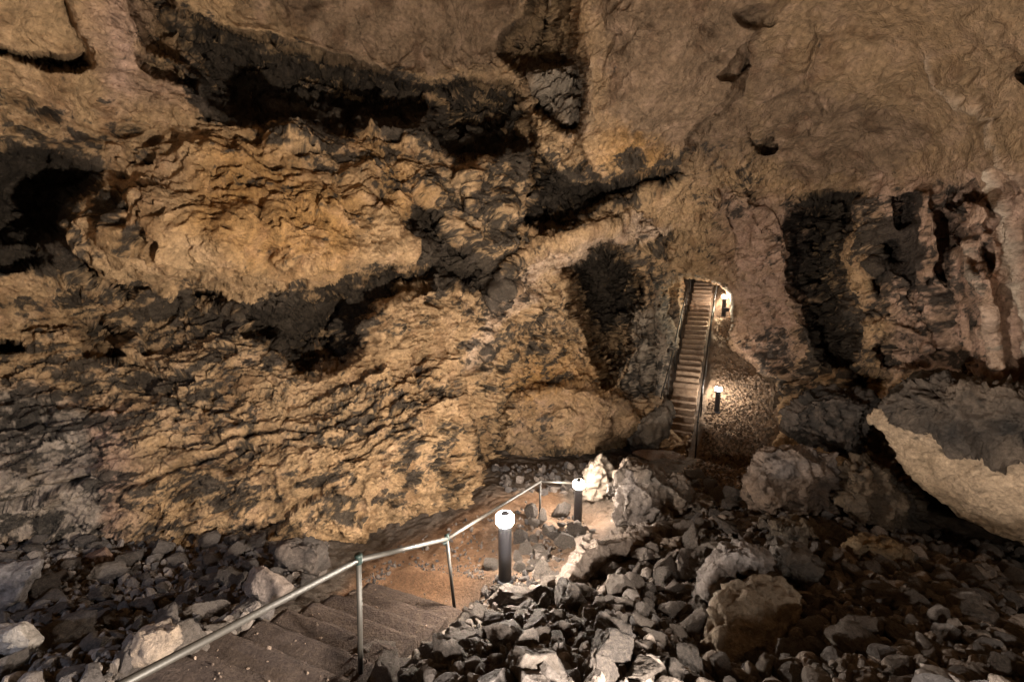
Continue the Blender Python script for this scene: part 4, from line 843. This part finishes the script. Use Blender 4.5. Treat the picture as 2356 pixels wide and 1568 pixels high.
def far_rail(s0, label, t0, t1, bend):
    r_ = empty('handrail', FS0); tag(r_, label, 'handrail')
    pts = []
    for t in np.linspace(t0, t1, 7):
        s = s0 + (bend * max(0, (.16 - t) / .16))
        q_ = fd * (FL * t) + fe * s; zz = (FS1.z - FS0.z) * t
        pts.append((Vector((q_.x, q_.y, zz)), Vector((q_.x, q_.y, zz + .95))))
    bm = bmesh.new(); tube(bm, [p[1] for p in pts], .026, 12); obj_bm('rail', bm, M_steel, r_)
    for p in pts:
        bm = bmesh.new(); tube(bm, [p[0] - Vector((0, 0, .3)), p[1]], .022, 12); obj_bm('post', bm, M_steel, r_)
        f_ = collar(p[1], (0, 0, 1), .032, .06, 'fitting', r_, M_steel)
far_rail(-.60, 'steel handrail on the left side of the far stairs', .06, 1.1, -.1)
far_rail(.55, 'steel handrail on the right side of the far stairs', .0, 1.1, 0)

# ---------------------------------------------------------------- BOLLARD LAMPS
def lampmat(k_):
    m_ = M_lamp.copy(); m_.name = 'lamp_glass_dim'; m_.node_tree.nodes['Principled BSDF'].inputs['Emission Strength'].default_value = LAMP * k_; return m_
DIM = lampmat(.26); MID = lampmat(.6)
def bollard(loc, label, h=1.0, first=[], glass=None):
    if not first:
        r_ = empty('bollard_lamp', loc)
        bm = bmesh.new(); lathe(bm, [(.088, 0), (.110, .0), (.112, .018), (.106, .035), (.094, .042)], 40); obj_bm('base', bm, M_black, r_)
        bm = bmesh.new(); lathe(bm, [(.083, .03), (.083, .80), (.086, .806), (.086, .815)], 40); obj_bm('post', bm, M_black, r_)
        bm = bmesh.new(); lathe(bm, [(.082, .812), (.100, .818), (.114, .838), (.116, .900), (.110, .922), (.095, .938), (.074, .946)], 40); hd = obj_bm('lamp_head', bm, M_lamp, r_)
        bm = bmesh.new(); lathe(bm, [(.060, .947), (.060, .955), (.050, .964), (.035, .969), (.020, .971), (.006, .972)], 40); obj_bm('cap', bm, M_black, r_)
        bm = bmesh.new(); tube(bm, [(.098 * math.cos(a), 0, .935 + .075 * math.sin(a)) for a in np.linspace(0, math.pi, 15)], .0035, 8); obj_bm('guard_ring', bm, M_steel, r_)
        first.append(r_); tag(r_, label, 'bollard lamp', 'bollard lamps along the path'); r_.scale = (h, h, h); return r_
    s_ = first[0]; r_ = s_.copy(); C.objects.link(r_); r_.location = loc; r_.scale = (h, h, h); r_['label'] = label
    for c_ in s_.children:
        d_ = c_.copy(); C.objects.link(d_); d_.parent = r_
        if glass and c_.name.startswith('lamp_head'): d_.material_slots[0].link = 'OBJECT'; d_.material_slots[0].material = glass
    return r_
BL = ['nearest and largest lit black bollard lamp, on the bank beside the handrail', 'lit black bollard lamp at the far end of the near handrail', 'lit black bollard lamp on the gravel right of the far stairs', 'small lit bollard lamp high up near the top of the far stairs']
for p, lb, h, g_ in zip(BOLP, BL, (1.0, .98, .96, 1.0), (None, MID, DIM, DIM)): bollard(p - Vector((0, 0, .01)), lb, h, glass=g_)
# assumed bollard lamps out of view, added to light the walls and rubble
for x, y, lb in ((-4.4, -1.8, 'assumed lit bollard lamp added out of view, left of the viewpoint'), (1.6, -2.2, 'assumed lit bollard lamp added out of view, behind the viewpoint'), (3.6, .2, 'assumed lit bollard lamp added out of view, on the rubble right of the viewpoint')):
    bollard(Vector((x, y, float(ground(x, y)[0]) + .0)), lb, glass=MID if x > 3 else DIM)
# floodlight housings: one seen by the top lamp, three unseen ones added as fill
def floodlight(loc, aim, label, power=0, col=(1, .8, .6), size=R(130)):
    r_ = empty('floodlight', loc); tag(r_, label, 'floodlight')
    d_ = (Vector(aim) - Vector(loc)); q_ = d_.to_track_quat('-Z', 'Y'); r_.rotation_mode = 'QUATERNION'; r_.rotation_quaternion = q_
    bm = bmesh.new(); bmesh.ops.create_cube(bm, size=1); bmesh.ops.scale(bm, vec=(.22, .16, .09), verts=bm.verts); bmesh.ops.bevel(bm, geom=bm.edges[:], offset=.012, segments=2)
    obj_bm('housing', bm, M_black, r_, False)
    bm = bmesh.new(); tube(bm, [(-.12, 0, 0), (-.12, -.12, 0), (.12, -.12, 0), (.12, 0, 0)], .008, 8); obj_bm('bracket', bm, M_steel, r_)
    if power:
        l_ = bpy.data.lights.new('floodlight_beam', 'SPOT'); l_.energy = power; l_.color = col; l_.spot_size = size; l_.spot_blend = .8; l_.shadow_soft_size = .09
        lo = bpy.data.objects.new('floodlight_beam', l_); C.objects.link(lo); lo.parent = r_; lo.location = (0, 0, -.13)
    return r_
p4 = VY(1671, 712, 18.6); floodlight(p4, VD(1548, 725, 16.6), 'small dark floodlight box beside the topmost bollard', 170, (1, .88, .62), R(120))
gz1 = lambda x, y: float(ground(x, y)[0])
floodlight((1.5, .9, gz1(1.5, .9) + .35), (-5, 8, CZ - .2), 'added fill light on the rubble below the viewpoint aimed at the left wall', 1480, (1, .89, .77), R(128))
floodlight((-1.0, .2, gz1(-1.0, .2) + .35), (6, 7.5, CZ - 1.3), 'added fill light beside the steps below the viewpoint aimed at the right wall', 1250, (1, .90, .80), R(105))
floodlight((-4.6, -.3, gz1(-4.6, -.3) + 2.5), (-4.3, 4.6, CZ - 4), 'added cool fill light beside the left wall, out of view', 230, (.72, .80, 1), R(82))  # unseen lamp, added as cool fill for the left rubble

# ---------------------------------------------------------------- little stalactites under the ceiling
def stalactite(x, y, D, L, label, r=.03):
    p = VD(x, y, D); bm = bmesh.new(); n = 9; prof = [(r * (1 - i / n) ** .8 + .003, -L * i / n) for i in range(n)]
    prof[0] = (r * 1.5, .12); lathe(bm, prof, 12)
    for v in bm.verts: v.co.x += .2 * r * math.sin(v.co.z * 40); v.co.y += .2 * r * math.cos(v.co.z * 33)
    o = obj_bm('stalactite', bm, M_step2); o.location = p; tag(o, label, 'stalactite')
stalactite(1266, -4, 8.5, .16, 'tiny pale stalactite hanging at the top edge left of the brown ceiling mass')
